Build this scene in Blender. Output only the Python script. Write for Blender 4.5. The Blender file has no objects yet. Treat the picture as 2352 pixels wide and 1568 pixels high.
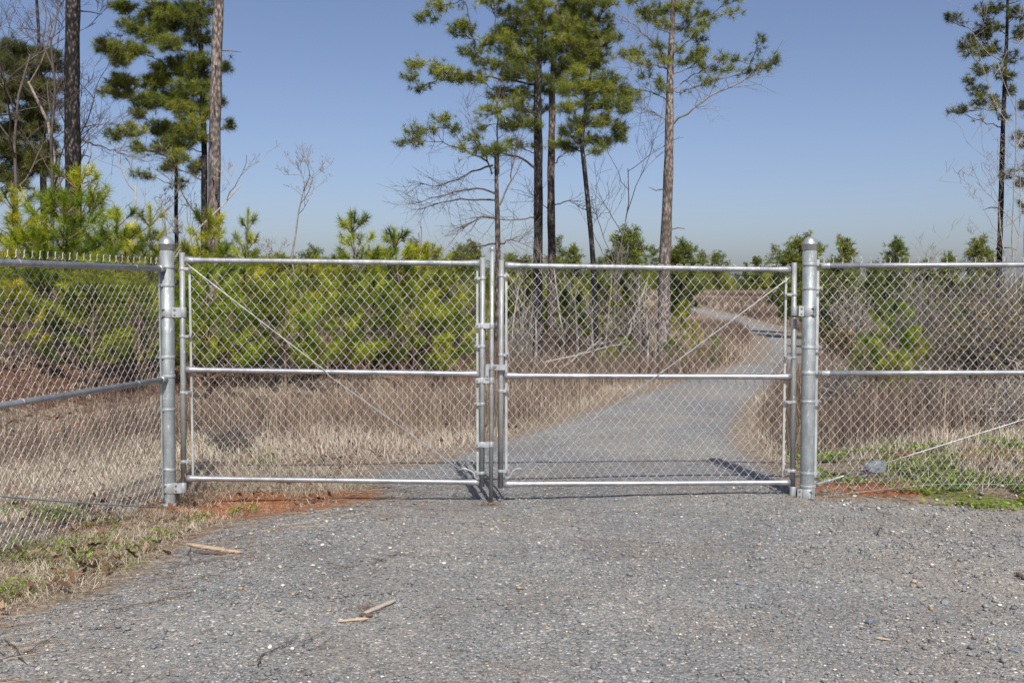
import bpy, math, random
import numpy as np
from mathutils import Vector, Matrix, Quaternion

# ------------------------------------------------------------------ camera, world, sun, exposure
scene = bpy.context.scene
COL = scene.collection
CAM_H = 1.67
PITCH = math.radians(2.96)
FPX = 35.0 / 36.0 * 2352.0           # focal length in units of a 2352 x 1568 picture
cam_data = bpy.data.cameras.new("camera")
cam_data.lens = 35.0
cam_data.sensor_width = 36.0
cam_data.clip_start = 0.1
cam_data.clip_end = 4000.0
cam_data.dof.use_dof = True
cam_data.dof.focus_distance = 7.6
cam_data.dof.aperture_fstop = 6.3
cam = bpy.data.objects.new("camera", cam_data)
COL.objects.link(cam)
cam.location = (0, 0, CAM_H)
cam.rotation_euler = (math.radians(90) - PITCH, 0, 0)
scene.camera = cam

SUN_EL = math.radians(46)
SUN_AZ = math.atan2(0.17, -1.0)       # direction towards the sun, measured from +Y towards +X
world = bpy.data.worlds.new("World")
scene.world = world
world.use_nodes = True
wn = world.node_tree
bg = wn.nodes["Background"]
sky = wn.nodes.new("ShaderNodeTexSky")
sky.sky_type = 'NISHITA'
sky.sun_disc = False
sky.sun_elevation = SUN_EL
sky.sun_rotation = SUN_AZ
sky.air_density = 0.75
sky.dust_density = 1.8
sky.ozone_density = 1.0
sky.altitude = 0
wb = wn.nodes.new("ShaderNodeMix"); wb.data_type = 'RGBA'; wb.blend_type = 'MULTIPLY'
wb.inputs[0].default_value = 1.0
wb.inputs[7].default_value = (0.92, 0.885, 0.955, 1)       # white balance of the picture
wn.links.new(sky.outputs[0], wb.inputs[6])
wn.links.new(wb.outputs[2], bg.inputs[0])
bg.inputs[1].default_value = 0.12
sun_data = bpy.data.lights.new("sun", 'SUN')
sun_data.energy = 4.8
sun_data.angle = math.radians(0.53)
sun_data.color = (1.0, 0.965, 0.90)
sun = bpy.data.objects.new("sun", sun_data)
COL.objects.link(sun)
sd = Vector((math.sin(SUN_AZ) * math.cos(SUN_EL), math.cos(SUN_AZ) * math.cos(SUN_EL), math.sin(SUN_EL)))
sun.rotation_euler = (-sd).to_track_quat('-Z', 'Y').to_euler()
sun.location = sd * 60
scene.view_settings.view_transform = 'Standard'
scene.view_settings.look = 'None'
scene.view_settings.exposure = 0.07
scene.view_settings.gamma = 1.0
scene.cycles.max_bounces = 6
scene.cycles.diffuse_bounces = 3
scene.cycles.glossy_bounces = 3
scene.cycles.transparent_max_bounces = 4

RNG = np.random.default_rng(7)
random.seed(7)

# ------------------------------------------------------------------ helpers
def P(u, v, Y):
    """point at depth Y seen at (u, v) of the 2352 x 1568 picture"""
    cp, sp = math.cos(PITCH), math.sin(PITCH)
    d = np.array([u - 1176.0, FPX * cp - (v - 784.0) * sp, -FPX * sp - (v - 784.0) * cp])
    return np.array([0, 0, CAM_H]) + d * (Y / d[1])

def PG(u, v, z=0.0):
    """point on the level z seen at (u, v)"""
    cp, sp = math.cos(PITCH), math.sin(PITCH)
    d = np.array([u - 1176.0, FPX * cp - (v - 784.0) * sp, -FPX * sp - (v - 784.0) * cp])
    return np.array([0, 0, CAM_H]) + d * ((z - CAM_H) / d[2])

def S(t):
    t = np.clip(t, 0, 1)
    return t * t * (3 - 2 * t)

def gz(X, Y):
    """height of the terrain"""
    X = np.asarray(X, float); Y = np.asarray(Y, float)
    z = 0.012 * np.sin(1.7 * X + 0.6 * Y) * np.sin(0.9 * Y - 0.4 * X + 1.0)
    z = z + np.interp(X, [-2.9, -2.67, -0.1, 2.28, 3.0], [-0.01, -0.035, 0.01, 0.03, 0.03]) * np.exp(-((Y - 7.72) / 2.0) ** 2)
    z = z + 0.06 * S((-X - 2.6) / 0.8) * S((7.6 - Y) / 1.5)
    z = z + 0.16 * S((X - 2.7) / 2.0) * S((Y - 7.6) / 1.6) * S((16 - Y) / 4)
    foot = 10.9 + (X + 4.5) * 1.43
    h = 0.85 * S((Y - foot) / 3.4) * S((0.6 - X) / 2.2)
    z = z + h * (1 - 0.9 * S((Y - 34) / 25))
    t = S((X / np.maximum(Y, 1.0) - 0.35) / 0.07) * S((Y - 24) / 30)
    z = z - 3.0 * t
    z = z + 1.35 * S((Y - 42) / 85) * (1 - S((X / np.maximum(Y, 1.0) - 0.30) / 0.07)) * (1 - 0.5 * S((Y - 200) / 200))
    z = z + 0.2 * S((Y - 140) / 60) * np.sin(X * 0.05 + Y * 0.031)
    return z

ORIGIN = {}

def empty(name, loc, label=None, cat=None, group=None):
    o = bpy.data.objects.new(name, None)
    o.empty_display_size = 0.1
    o.location = loc
    COL.objects.link(o)
    ORIGIN[o.name] = np.array(loc, float)
    tag(o, label, cat, group)
    return o

def tag(o, label=None, cat=None, group=None, kind=None):
    if label: o["label"] = label
    if cat: o["category"] = cat
    if group: o["group"] = group
    if kind: o["kind"] = kind
    return o

def origin_of(o):
    while o is not None:
        if o.name in ORIGIN: return ORIGIN[o.name]
        o = o.parent
    return np.zeros(3)

def mesh_np(name, V, F, mats, tint=None, smooth=True, fmat=None):
    V = np.asarray(V, np.float32).reshape(-1, 3)
    F = np.asarray(F, np.int32)
    k = F.shape[1]
    me = bpy.data.meshes.new(name)
    me.vertices.add(len(V)); me.vertices.foreach_set("co", V.ravel())
    me.loops.add(F.size); me.loops.foreach_set("vertex_index", F.ravel())
    me.polygons.add(len(F))
    me.polygons.foreach_set("loop_start", np.arange(0, F.size, k, dtype=np.int32))
    me.polygons.foreach_set("loop_total", np.full(len(F), k, np.int32))
    if smooth: me.polygons.foreach_set("use_smooth", np.ones(len(F), bool))
    if fmat is not None: me.polygons.foreach_set("material_index", np.asarray(fmat, np.int32))
    if tint is not None:
        a = me.attributes.new("tint", 'FLOAT', 'POINT')
        a.data.foreach_set("value", np.asarray(tint, np.float32))
    for m in (mats if isinstance(mats, (list, tuple)) else [mats]): me.materials.append(m)
    me.update(calc_edges=True)
    return me

class MB:
    """collects quads/tris as quads (tris repeat a vertex is avoided: kept in a second list)"""
    def __init__(self):
        self.V = []; self.F = []; self.n = 0; self.sm = []
    def add(self, V, F, smooth=True):
        self.V.append(np.asarray(V, float).reshape(-1, 3))
        for f in F:
            self.F.append([i + self.n for i in f]); self.sm.append(smooth)
        self.n += len(self.V[-1])
    def tube(self, pts, rad, sides=8, cap=True, smooth=True):
        V, F = tube(pts, rad, sides)
        n = len(pts)
        base = self.n
        self.add(V, F.tolist(), smooth)
        if cap:
            self.F.append([base + i for i in range(sides)][::-1]); self.sm.append(False)
            self.F.append([base + (n - 1) * sides + i for i in range(sides)]); self.sm.append(False)
    def box(self, c, size, R=None, bevel=0.0):
        c = np.asarray(c, float); s = np.asarray(size, float) / 2
        if bevel <= 0:
            q = np.array([[x, y, z] for x in (-1, 1) for y in (-1, 1) for z in (-1, 1)], float) * s
            F = [(0, 1, 3, 2), (4, 6, 7, 5), (0, 4, 5, 1), (2, 3, 7, 6), (0, 2, 6, 4), (1, 5, 7, 3)]
        else:
            b = min(bevel, s.min() * 0.9)
            # rounded plate: octagon outline in local x-z extruded along y
            o = [(-s[0] + b, -s[2]), (s[0] - b, -s[2]), (s[0], -s[2] + b), (s[0], s[2] - b), (s[0] - b, s[2]), (-s[0] + b, s[2]), (-s[0], s[2] - b), (-s[0], -s[2] + b)]
            q = np.array([[x, -s[1], z] for x, z in o] + [[x, s[1], z] for x, z in o])
            F = [tuple(range(8)), tuple(range(15, 7, -1))] + [((i + 1) % 8, i, 8 + i, 8 + (i + 1) % 8) for i in range(8)]
        if R is not None: q = q @ np.asarray(R).T
        self.add(q + c, F, False)
    def lathe(self, c, prof, sides=24, axis=(0, 0, 1), smooth=True):
        """prof: list of (radius, height); closed at both ends if radius 0"""
        ax = Vector(axis).normalized()
        q = Vector((0, 0, 1)).rotation_difference(ax)
        R = np.array(q.to_matrix())
        V = []
        for r, h in prof:
            for i in range(sides):
                a = 2 * math.pi * i / sides
                V.append((r * math.cos(a), r * math.sin(a), h))
        F = []
        for k in range(len(prof) - 1):
            for i in range(sides):
                j = (i + 1) % sides
                F.append((k * sides + i, k * sides + j, (k + 1) * sides + j, (k + 1) * sides + i))
        self.add(np.array(V) @ R.T + np.asarray(c, float), F, smooth)
    def build(self, name, mat, parent=None, loc=None):
        V = np.vstack(self.V)
        off = origin_of(parent) if parent is not None else np.array(loc if loc is not None else (0, 0, 0), float)
        me = bpy.data.meshes.new(name)
        me.from_pydata((V - off).tolist(), [], self.F)
        me.polygons.foreach_set("use_smooth", self.sm)
        me.materials.append(mat)
        me.update()
        o = bpy.data.objects.new(name, me)
        COL.objects.link(o)
        if parent is not None: o.parent = parent
        elif loc is not None:
            o.location = loc
            ORIGIN[o.name] = off
        return o

def obj(name, me, parent=None, loc=None):
    o = bpy.data.objects.new(name, me)
    COL.objects.link(o)
    if parent is not None: o.parent = parent
    if loc is not None: o.location = loc
    return o

def tube(pts, rad, sides=6):
    pts = np.asarray(pts, float); n = len(pts)
    rad = np.full(n, rad, float) if np.isscalar(rad) else np.asarray(rad, float)
    t = np.gradient(pts, axis=0)
    t /= np.maximum(np.linalg.norm(t, axis=1, keepdims=True), 1e-9)
    m = t.mean(axis=0)
    ref = np.eye(3)[np.argmin(np.abs(m))]
    a = ref - (t @ ref)[:, None] * t
    a /= np.maximum(np.linalg.norm(a, axis=1, keepdims=True), 1e-9)
    b = np.cross(t, a)
    ang = np.linspace(0, 2 * math.pi, sides, endpoint=False)
    V = pts[:, None] + rad[:, None, None] * (np.cos(ang)[None, :, None] * a[:, None] + np.sin(ang)[None, :, None] * b[:, None])
    i = np.arange(n - 1)[:, None] * sides; j = np.arange(sides)[None]; jn = (j + 1) % sides
    F = np.stack([i + j, i + jn, i + sides + jn, i + sides + j], -1).reshape(-1, 4)
    return V.reshape(-1, 3), F

class TB:
    """many tubes, quads only, numpy"""
    def __init__(self): self.V = []; self.F = []; self.T = []; self.n = 0
    def tube(self, pts, rad, sides=5, tint=0.5):
        V, F = tube(pts, rad, sides)
        self.V.append(V); self.F.append(F + self.n); self.T.append(np.full(len(V), tint)); self.n += len(V)
    def mesh(self, name, mat, off=None):
        V = np.vstack(self.V)
        if off is not None: V = V - off
        return mesh_np(name, V, np.vstack(self.F), mat, np.concatenate(self.T))

# ------------------------------------------------------------------ materials
def mat_new(name):
    m = bpy.data.materials.new(name); m.use_nodes = True
    nt = m.node_tree
    return m, nt, nt.nodes["Principled BSDF"]

def nd(nt, typ, **kw):
    n = nt.nodes.new(typ)
    for k, v in kw.items():
        if k in ("operation", "blend_type", "data_type", "feature", "noise_dimensions", "attribute_name", "clamp", "distance", "interpolation"):
            setattr(n, k, v)
        else:
            n.inputs[k].default_value = v
    return n

def ramp(nt, stops, src, interp='LINEAR'):
    r = nt.nodes.new("ShaderNodeValToRGB")
    e = r.color_ramp.elements
    r.color_ramp.interpolation = interp
    while len(e) < len(stops): e.new(0.5)
    for k, (p, c) in enumerate(stops):
        e[k].position = p
        e[k].color = (c[0], c[1], c[2], 1) if not np.isscalar(c) else (c, c, c, 1)
    nt.links.new(src, r.inputs[0])
    return r.outputs[0]

def coords(nt, scale=(1, 1, 1), obj_space=True):
    tc = nt.nodes.new("ShaderNodeTexCoord")
    mp = nt.nodes.new("ShaderNodeMapping")
    mp.inputs["Scale"].default_value = scale
    nt.links.new(tc.outputs["Object"], mp.inputs[0])
    return mp.outputs[0]

def noise(nt, vec, scale, detail=4, rough=0.55):
    n = nd(nt, "ShaderNodeTexNoise", Scale=scale, Detail=detail, Roughness=rough)
    nt.links.new(vec, n.inputs["Vector"])
    return n.outputs["Fac"]

def mixc(nt, fac, a, b, blend='MIX'):
    m = nt.nodes.new("ShaderNodeMix"); m.data_type = 'RGBA'; m.blend_type = blend
    for s, i in ((fac, 0), (a, 6), (b, 7)):
        if isinstance(s, (int, float)): m.inputs[i].default_value = s
        elif isinstance(s, tuple): m.inputs[i].default_value = (*s, 1)
        else: nt.links.new(s, m.inputs[i])
    return m.outputs[2]

def math_n(nt, op, a, b=None, c=None):
    m = nt.nodes.new("ShaderNodeMath"); m.operation = op
    for k, s in enumerate((a, b, c)):
        if s is None: continue
        if isinstance(s, (int, float)): m.inputs[k].default_value = s
        else: nt.links.new(s, m.inputs[k])
    return m.outputs[0]

def bump(nt, bsdf, h, strength=0.4, dist=0.01):
    b = nd(nt, "ShaderNodeBump", Strength=strength, Distance=dist)
    nt.links.new(h, b.inputs["Height"])
    nt.links.new(b.outputs[0], bsdf.inputs["Normal"])

def attr(nt, name):
    a = nt.nodes.new("ShaderNodeAttribute"); a.attribute_name = name
    return a.outputs["Fac"]

def m_steel(name, lo, hi, rough=0.38, metal=0.75, streak=False, spangle=1.0, noise_scale=28):
    m, nt, b = mat_new(name)
    v = coords(nt, (1, 1, 0.22) if streak else (1, 1, 1))
    n1 = noise(nt, v, noise_scale, 5, 0.65)
    n2 = noise(nt, coords(nt), 160, 2, 0.5)
    f = math_n(nt, 'ADD', math_n(nt, 'MULTIPLY', n1, 0.75), math_n(nt, 'MULTIPLY', n2, 0.25))
    col = ramp(nt, [(0.33, lo), (0.62, hi)], f)
    if streak:
        w = noise(nt, coords(nt, (9, 9, 3.2)), 5.5, 4, 0.6)
        col = mixc(nt, ramp(nt, [(0.62, 0.0), (0.70, 0.7)], w), col, (0.74, 0.75, 0.76))
    bl = noise(nt, coords(nt, (1, 1, 0.6)), 9.0, 5, 0.7)
    col = mixc(nt, 1.0, col, ramp(nt, [(0.36, (0.74, 0.75, 0.75)), (0.64, (1.14, 1.14, 1.13))], bl), 'MULTIPLY')
    nt.links.new(col, b.inputs["Base Color"])
    b.inputs["Metallic"].default_value = metal
    r = ramp(nt, [(0.3, rough + 0.12), (0.7, rough - 0.05)], n1)
    nt.links.new(r, b.inputs["Roughness"])
    bump(nt, b, n2, 0.06, 0.002)
    return m

M = {}
M['post'] = m_steel("galvanized_post", (0.22, 0.245, 0.25), (0.36, 0.39, 0.40), 0.5, 0.4, True)
M['pipe'] = m_steel("galvanized_pipe", (0.24, 0.255, 0.26), (0.38, 0.395, 0.40), 0.5, 0.4, True)
M['rail_bright'] = m_steel("new_rail_pipe", (0.30, 0.305, 0.32), (0.43, 0.435, 0.455), 0.4, 0.6)
M['wire'] = m_steel("zinc_wire", (0.48, 0.49, 0.51), (0.60, 0.61, 0.63), 0.42, 0.65)
M['fitting'] = m_steel("pressed_fitting", (0.36, 0.38, 0.395), (0.48, 0.50, 0.515), 0.48, 0.4)
M['bar'] = m_steel("tension_bar", (0.38, 0.41, 0.405), (0.48, 0.505, 0.50), 0.5, 0.3)
M['bolt'] = m_steel("bolt_steel", (0.30, 0.31, 0.33), (0.45, 0.46, 0.48), 0.4, 0.8)
M['rust'] = m_steel("rusty_weld", (0.16, 0.06, 0.03), (0.34, 0.15, 0.07), 0.85, 0.0)
M['cap'] = m_steel("cast_cap", (0.38, 0.40, 0.41), (0.50, 0.52, 0.53), 0.36, 0.6)

def m_simple(name, stops, rough=0.85, src="tint", nscale=None, translucent=0.0, objrand=0.0, rnd_stops=None):
    m, nt, b = mat_new(name)
    f = attr(nt, src)
    col = ramp(nt, stops, f)
    if rnd_stops:
        oi = nt.nodes.new("ShaderNodeObjectInfo")
        col = mixc(nt, 1.0, col, ramp(nt, rnd_stops, oi.outputs["Random"]), 'MULTIPLY')
    if nscale:
        n = noise(nt, coords(nt), nscale, 4)
        col = mixc(nt, 1.0, col, ramp(nt, [(0.3, 0.7), (0.7, 1.25)], n), 'MULTIPLY')
    nt.links.new(col, b.inputs["Base Color"])
    b.inputs["Roughness"].default_value = rough
    b.inputs["Specular IOR Level"].default_value = 0.12
    if translucent > 0:
        t = nt.nodes.new("ShaderNodeBsdfTranslucent")
        nt.links.new(col, t.inputs["Color"])
        mx = nt.nodes.new("ShaderNodeMixShader"); mx.inputs[0].default_value = translucent
        nt.links.new(b.outputs[0], mx.inputs[1]); nt.links.new(t.outputs[0], mx.inputs[2])
        out = nt.nodes["Material Output"]
        nt.links.new(mx.outputs[0], out.inputs["Surface"])
    return m

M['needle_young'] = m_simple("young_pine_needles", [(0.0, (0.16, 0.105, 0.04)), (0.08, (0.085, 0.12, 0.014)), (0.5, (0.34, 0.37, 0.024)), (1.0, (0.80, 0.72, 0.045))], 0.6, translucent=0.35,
    rnd_stops=[(0.0, (0.45, 0.62, 0.8)), (0.4, (0.78, 0.88, 0.9)), (0.7, (1.08, 1.0, 0.8)), (1.0, (0.58, 0.74, 0.9))])
M['needle_tall'] = m_simple("tall_pine_needles", [(0.0, (0.055, 0.078, 0.024)), (0.45, (0.155, 0.19, 0.04)), (1.0, (0.38, 0.39, 0.06))], 0.55, translucent=0.25)
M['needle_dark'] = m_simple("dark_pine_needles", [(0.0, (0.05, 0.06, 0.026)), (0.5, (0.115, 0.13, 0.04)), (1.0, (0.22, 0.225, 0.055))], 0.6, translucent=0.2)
M['needle_far'] = m_simple("far_pine_needles", [(0.0, (0.06, 0.078, 0.034)), (0.5, (0.145, 0.18, 0.042)), (1.0, (0.36, 0.37, 0.045))], 0.6, translucent=0.2,
    rnd_stops=[(0.0, (0.75, 0.8, 0.9)), (1.0, (1.15, 1.1, 0.9))])

def m_bark(name, dark, mid, light, zs=0.22, scale=22):
    m, nt, b = mat_new(name)
    v = coords(nt, (1, 1, zs))
    vo = nd(nt, "ShaderNodeTexVoronoi", Scale=scale); vo.feature = 'F1'
    wv = mixc(nt, 0.08, v, nd(nt, "ShaderNodeTexNoise", Scale=9.0).outputs["Color"])
    nt.links.new(wv, vo.inputs["Vector"])
    n = noise(nt, v, 16, 5, 0.65)
    n2 = noise(nt, coords(nt, (1, 1, 0.5)), 2.4, 3)
    f = math_n(nt, 'ADD', math_n(nt, 'MULTIPLY', vo.outputs["Distance"], 0.75), math_n(nt, 'MULTIPLY', n, 0.45))
    col = ramp(nt, [(0.25, light), (0.5, mid), (0.75, dark)], f)
    col = mixc(nt, ramp(nt, [(0.46, 0.0), (0.60, 0.85)], n2), col, mixc(nt, 0.8, col, dark))
    nt.links.new(col, b.inputs["Base Color"])
    b.inputs["Roughness"].default_value = 0.9
    b.inputs["Specular IOR Level"].default_value = 0.15
    bump(nt, b, f, 0.8, 0.02)
    return m
M['bark'] = m_bark("pine_bark", (0.05, 0.04, 0.036), (0.16, 0.13, 0.115), (0.33, 0.275, 0.245), 0.42, 26)
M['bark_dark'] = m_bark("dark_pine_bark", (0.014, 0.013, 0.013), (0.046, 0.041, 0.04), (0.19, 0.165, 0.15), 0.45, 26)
M['bark_pale'] = m_bark("pale_pine_bark", (0.085, 0.07, 0.062), (0.24, 0.20, 0.178), (0.40, 0.345, 0.305), 0.42, 26)
M['twig_grey'] = m_simple("grey_twigs", [(0, (0.10, 0.088, 0.08)), (0.5, (0.20, 0.18, 0.16)), (1, (0.31, 0.285, 0.255))], 0.9, nscale=14)
M['twig_dark'] = m_simple("dark_twigs", [(0, (0.06, 0.052, 0.048)), (0.5, (0.12, 0.10, 0.09)), (1, (0.2, 0.165, 0.14))], 0.9, nscale=14)
M['twig_pale'] = m_simple("pale_twigs", [(0, (0.19, 0.165, 0.14)), (0.5, (0.30, 0.265, 0.225)), (1, (0.42, 0.38, 0.325))], 0.9, nscale=14)
M['young_stem'] = m_simple("young_pine_stem", [(0, (0.14, 0.10, 0.075)), (0.5, (0.21, 0.15, 0.11)), (1, (0.26, 0.19, 0.14))], 0.9, nscale=20)
M['dry_grass'] = m_simple("dry_grass_blades", [(0.0, (0.12, 0.075, 0.05)), (0.35, (0.33, 0.265, 0.19)), (0.7, (0.55, 0.475, 0.36)), (0.9, (0.74, 0.66, 0.53)), (0.93, (0.18, 0.25, 0.04)), (1.0, (0.27, 0.35, 0.06))], 0.75, translucent=0.2)
M['brown_weed'] = m_simple("brown_weed_stems", [(0.0, (0.075, 0.048, 0.035)), (0.4, (0.185, 0.13, 0.092)), (0.75, (0.31, 0.235, 0.17)), (1.0, (0.50, 0.42, 0.31))], 0.85, translucent=0.15)
M['clover'] = m_simple("clover_leaves", [(0.0, (0.07, 0.12, 0.018)), (0.6, (0.20, 0.29, 0.035)), (1.0, (0.34, 0.43, 0.06))], 0.6, translucent=0.25)
M['leaf'] = m_simple("dead_oak_leaves", [(0.0, (0.08, 0.048, 0.033)), (0.5, (0.19, 0.105, 0.065)), (1.0, (0.36, 0.25, 0.175))], 0.7, translucent=0.15)
M['red_leaf'] = m_simple("dull_red_leaves", [(0.0, (0.09, 0.022, 0.02)), (0.5, (0.19, 0.05, 0.04)), (1.0, (0.28, 0.12, 0.06))], 0.7, translucent=0.2)
M['vine_leaf'] = m_simple("dry_vine_leaves", [(0.0, (0.10, 0.07, 0.03)), (0.5, (0.22, 0.165, 0.07)), (0.8, (0.30, 0.22, 0.12)), (1.0, (0.17, 0.19, 0.04))], 0.75, translucent=0.2)
M['pebble'] = m_simple("loose_pebbles", [(0.0, (0.15, 0.158, 0.165)), (0.60, (0.26, 0.268, 0.27)), (0.80, (0.33, 0.325, 0.31)), (0.85, (0.38, 0.27, 0.165)), (0.92, (0.50, 0.45, 0.36)), (1.0, (0.74, 0.72, 0.67))], 0.8, nscale=60)
M['straw'] = m_simple("fallen_pine_straw", [(0.0, (0.085, 0.06, 0.045)), (0.5, (0.22, 0.14, 0.09)), (1.0, (0.44, 0.36, 0.27))], 0.8)

def m_wood(name, a, b_, grain=(3, 60, 60)):
    m, nt, b = mat_new(name)
    n = noise(nt, coords(nt, grain), 3.0, 5, 0.6)
    nt.links.new(ramp(nt, [(0.3, a), (0.7, b_)], n), b.inputs["Base Color"])
    b.inputs["Roughness"].default_value = 0.85
    bump(nt, b, n, 0.5, 0.004)
    return m
M['wood_tan'] = m_wood("split_tan_wood", (0.34, 0.23, 0.14), (0.56, 0.44, 0.31))
M['wood_grey'] = m_wood("weathered_grey_wood", (0.30, 0.26, 0.22), (0.48, 0.42, 0.36))
M['stick'] = m_wood("dry_stick", (0.07, 0.05, 0.04), (0.17, 0.12, 0.09))
def m_rock():
    m, nt, b = mat_new("grey_rock")
    n = noise(nt, coords(nt), 18, 5, 0.65)
    nt.links.new(ramp(nt, [(0.3, (0.12, 0.132, 0.15)), (0.7, (0.24, 0.26, 0.285))], n), b.inputs["Base Color"])
    b.inputs["Roughness"].default_value = 0.8
    bump(nt, b, n, 0.5, 0.01)
    return m
M['rock'] = m_rock()

# gravel and soil
def gravel_nodes(nt, vec):
    """returns colour, height"""
    v1 = nd(nt, "ShaderNodeTexVoronoi", Scale=62.0); nt.links.new(vec, v1.inputs["Vector"])
    v2 = nd(nt, "ShaderNodeTexVoronoi", Scale=135.0); nt.links.new(vec, v2.inputs["Vector"])
    s1 = nt.nodes.new("ShaderNodeSeparateColor"); nt.links.new(v1.outputs["Color"], s1.inputs[0])
    s2 = nt.nodes.new("ShaderNodeSeparateColor"); nt.links.new(v2.outputs["Color"], s2.inputs[0])
    stops = [(0.0, (0.155, 0.159, 0.16)), (0.35, (0.225, 0.231, 0.231)), (0.65, (0.28, 0.287, 0.284)), (0.86, (0.335, 0.34, 0.332)), (0.90, (0.34, 0.28, 0.20)), (0.94, (0.46, 0.42, 0.35)), (1.0, (0.72, 0.70, 0.64))]
    c1 = ramp(nt, stops, s1.outputs[0])
    c2 = ramp(nt, stops, s2.outputs[1])
    sel = ramp(nt, [(0.42, 0.0), (0.5, 1.0)], s1.outputs[2])
    col = mixc(nt, sel, c2, c1)
    big = noise(nt, vec, 0.55, 3)
    med = noise(nt, vec, 2.3, 4, 0.6)
    col = mixc(nt, 1.0, col, ramp(nt, [(0.32, (0.82, 0.85, 0.90)), (0.68, (1.14, 1.10, 1.04))], big), 'MULTIPLY')
    col = mixc(nt, 1.0, col, ramp(nt, [(0.3, (0.86, 0.86, 0.87)), (0.7, (1.10, 1.10, 1.09))], med), 'MULTIPLY')
    dirt = noise(nt, vec, 0.9, 5, 0.65)
    col = mixc(nt, ramp(nt, [(0.48, 0.0), (0.70, 0.5)], dirt), col, (0.21, 0.17, 0.135))
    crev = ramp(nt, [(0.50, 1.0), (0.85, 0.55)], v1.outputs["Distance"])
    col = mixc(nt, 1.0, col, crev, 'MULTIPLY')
    fine_ = noise(nt, vec, 240, 2, 0.5)
    col = mixc(nt, 1.0, col, ramp(nt, [(0.3, (0.8, 0.8, 0.81)), (0.7, (1.25, 1.24, 1.22))], fine_), 'MULTIPLY')
    h = math_n(nt, 'SUBTRACT', 1.0, math_n(nt, 'MULTIPLY', v1.outputs["Distance"], 1.0))
    h = math_n(nt, 'ADD', h, math_n(nt, 'MULTIPLY', v2.outputs["Distance"], -0.4))
    h = math_n(nt, 'ADD', h, math_n(nt, 'MULTIPLY', s1.outputs[1], 0.8))
    return col, h

def soil_nodes(nt, vec):
    n1 = noise(nt, vec, 1.6, 5, 0.6)
    n2 = noise(nt, vec, 22, 5, 0.65)
    n3 = noise(nt, vec, 7, 4, 0.6)
    straw = mixc(nt, ramp(nt, [(0.35, 0.0), (0.65, 1.0)], n2), (0.12, 0.085, 0.058), (0.36, 0.295, 0.215))
    clay = mixc(nt, ramp(nt, [(0.3, 0.0), (0.7, 1.0)], n2), (0.22, 0.082, 0.036), (0.40, 0.185, 0.095))
    green = mixc(nt, ramp(nt, [(0.35, 0.0), (0.65, 1.0)], n2), (0.09, 0.11, 0.025), (0.2, 0.22, 0.06))
    litter = mixc(nt, ramp(nt, [(0.35, 0.0), (0.7, 1.0)], n2), (0.05, 0.028, 0.019), (0.19, 0.095, 0.055))
    j = math_n(nt, 'MULTIPLY', math_n(nt, 'SUBTRACT', n3, 0.5), 0.9)
    def mask(name):
        return ramp(nt, [(0.42, 0.0), (0.58, 1.0)], math_n(nt, 'ADD', attr(nt, name), j))
    col = mixc(nt, mask("clay"), straw, clay)
    col = mixc(nt, mask("litter"), col, litter)
    col = mixc(nt, mask("green"), col, green)
    return col, n2

def m_ground():
    m, nt, b = mat_new("soil")
    vec = coords(nt)
    col, h = soil_nodes(nt, vec)
    nt.links.new(col, b.inputs["Base Color"])
    b.inputs["Roughness"].default_value = 0.95
    b.inputs["Specular IOR Level"].default_value = 0.1
    bump(nt, b, h, 0.8, 0.03)
    return m
def m_road():
    m, nt, b = mat_new("gravel")
    vec = coords(nt)
    gc, gh = gravel_nodes(nt, vec)
    sc, sh = soil_nodes(nt, vec)
    edge = attr(nt, "edge")
    n = noise(nt, vec, 5.5, 5, 0.7)
    n2 = noise(nt, vec, 38, 3, 0.6)
    f = math_n(nt, 'ADD', edge, math_n(nt, 'ADD', math_n(nt, 'MULTIPLY', math_n(nt, 'SUBTRACT', n, 0.5), 0.9), math_n(nt, 'MULTIPLY', math_n(nt, 'SUBTRACT', n2, 0.5), 1.1)))
    k = ramp(nt, [(0.40, 0.0), (0.60, 1.0)], f)
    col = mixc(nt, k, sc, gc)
    dust = math_n(nt, 'MULTIPLY', attr(nt, "dust"), ramp(nt, [(0.3, 0.3), (0.7, 1.0)], n))
    col = mixc(nt, math_n(nt, 'MULTIPLY', dust, 0.6), col, (0.33, 0.29, 0.235))
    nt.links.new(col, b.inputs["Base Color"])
    b.inputs["Roughness"].default_value = 0.9
    b.inputs["Specular IOR Level"].default_value = 0.2
    bump(nt, b, gh, 0.75, 0.008)
    return m
M['ground'] = m_ground()
M['gravel'] = m_road()
# ------------------------------------------------------------------ regions on the ground
def poly_world(pts):
    return np.array([PG(u, v)[:2] for u, v in pts])

front_left = poly_world([(-500, 1640), (-60, 1445), (0, 1415), (120, 1380), (230, 1345), (300, 1305), (370, 1268), (420, 1238), (500, 1205), (590, 1182), (700, 1166), (790, 1150), (850, 1108)])
back_left = poly_world([(830, 1082), (960, 1062), (1060, 1038), (1190, 1000), (1350, 945), (1480, 900), (1550, 880)])
far_left = np.array([(5.2, 22.5), (6.8, 28), (8.5, 35), (10.0, 45), (11.2, 60), (11.4, 71), (13.0, 88), (15.5, 110)])
far_right = np.array([(17.6, 110), (15.2, 88), (13.9, 71), (13.7, 60), (12.3, 45), (10.4, 35), (8.8, 28), (7.2, 22.5)])
back_right = poly_world([(1800, 880), (1750, 900), (1712, 945), (1690, 1000), (1715, 1040), (1790, 1090), (1850, 1122)])
front_right = np.vstack([poly_world([(1885, 1148), (2000, 1150), (2100, 1160), (2230, 1170), (2352, 1180), (2500, 1190)]), [(9, 6.9), (9, -3), (-3.6, -3)]])
ROAD = np.vstack([front_left, back_left, far_left, far_right, back_right, front_right])

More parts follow.
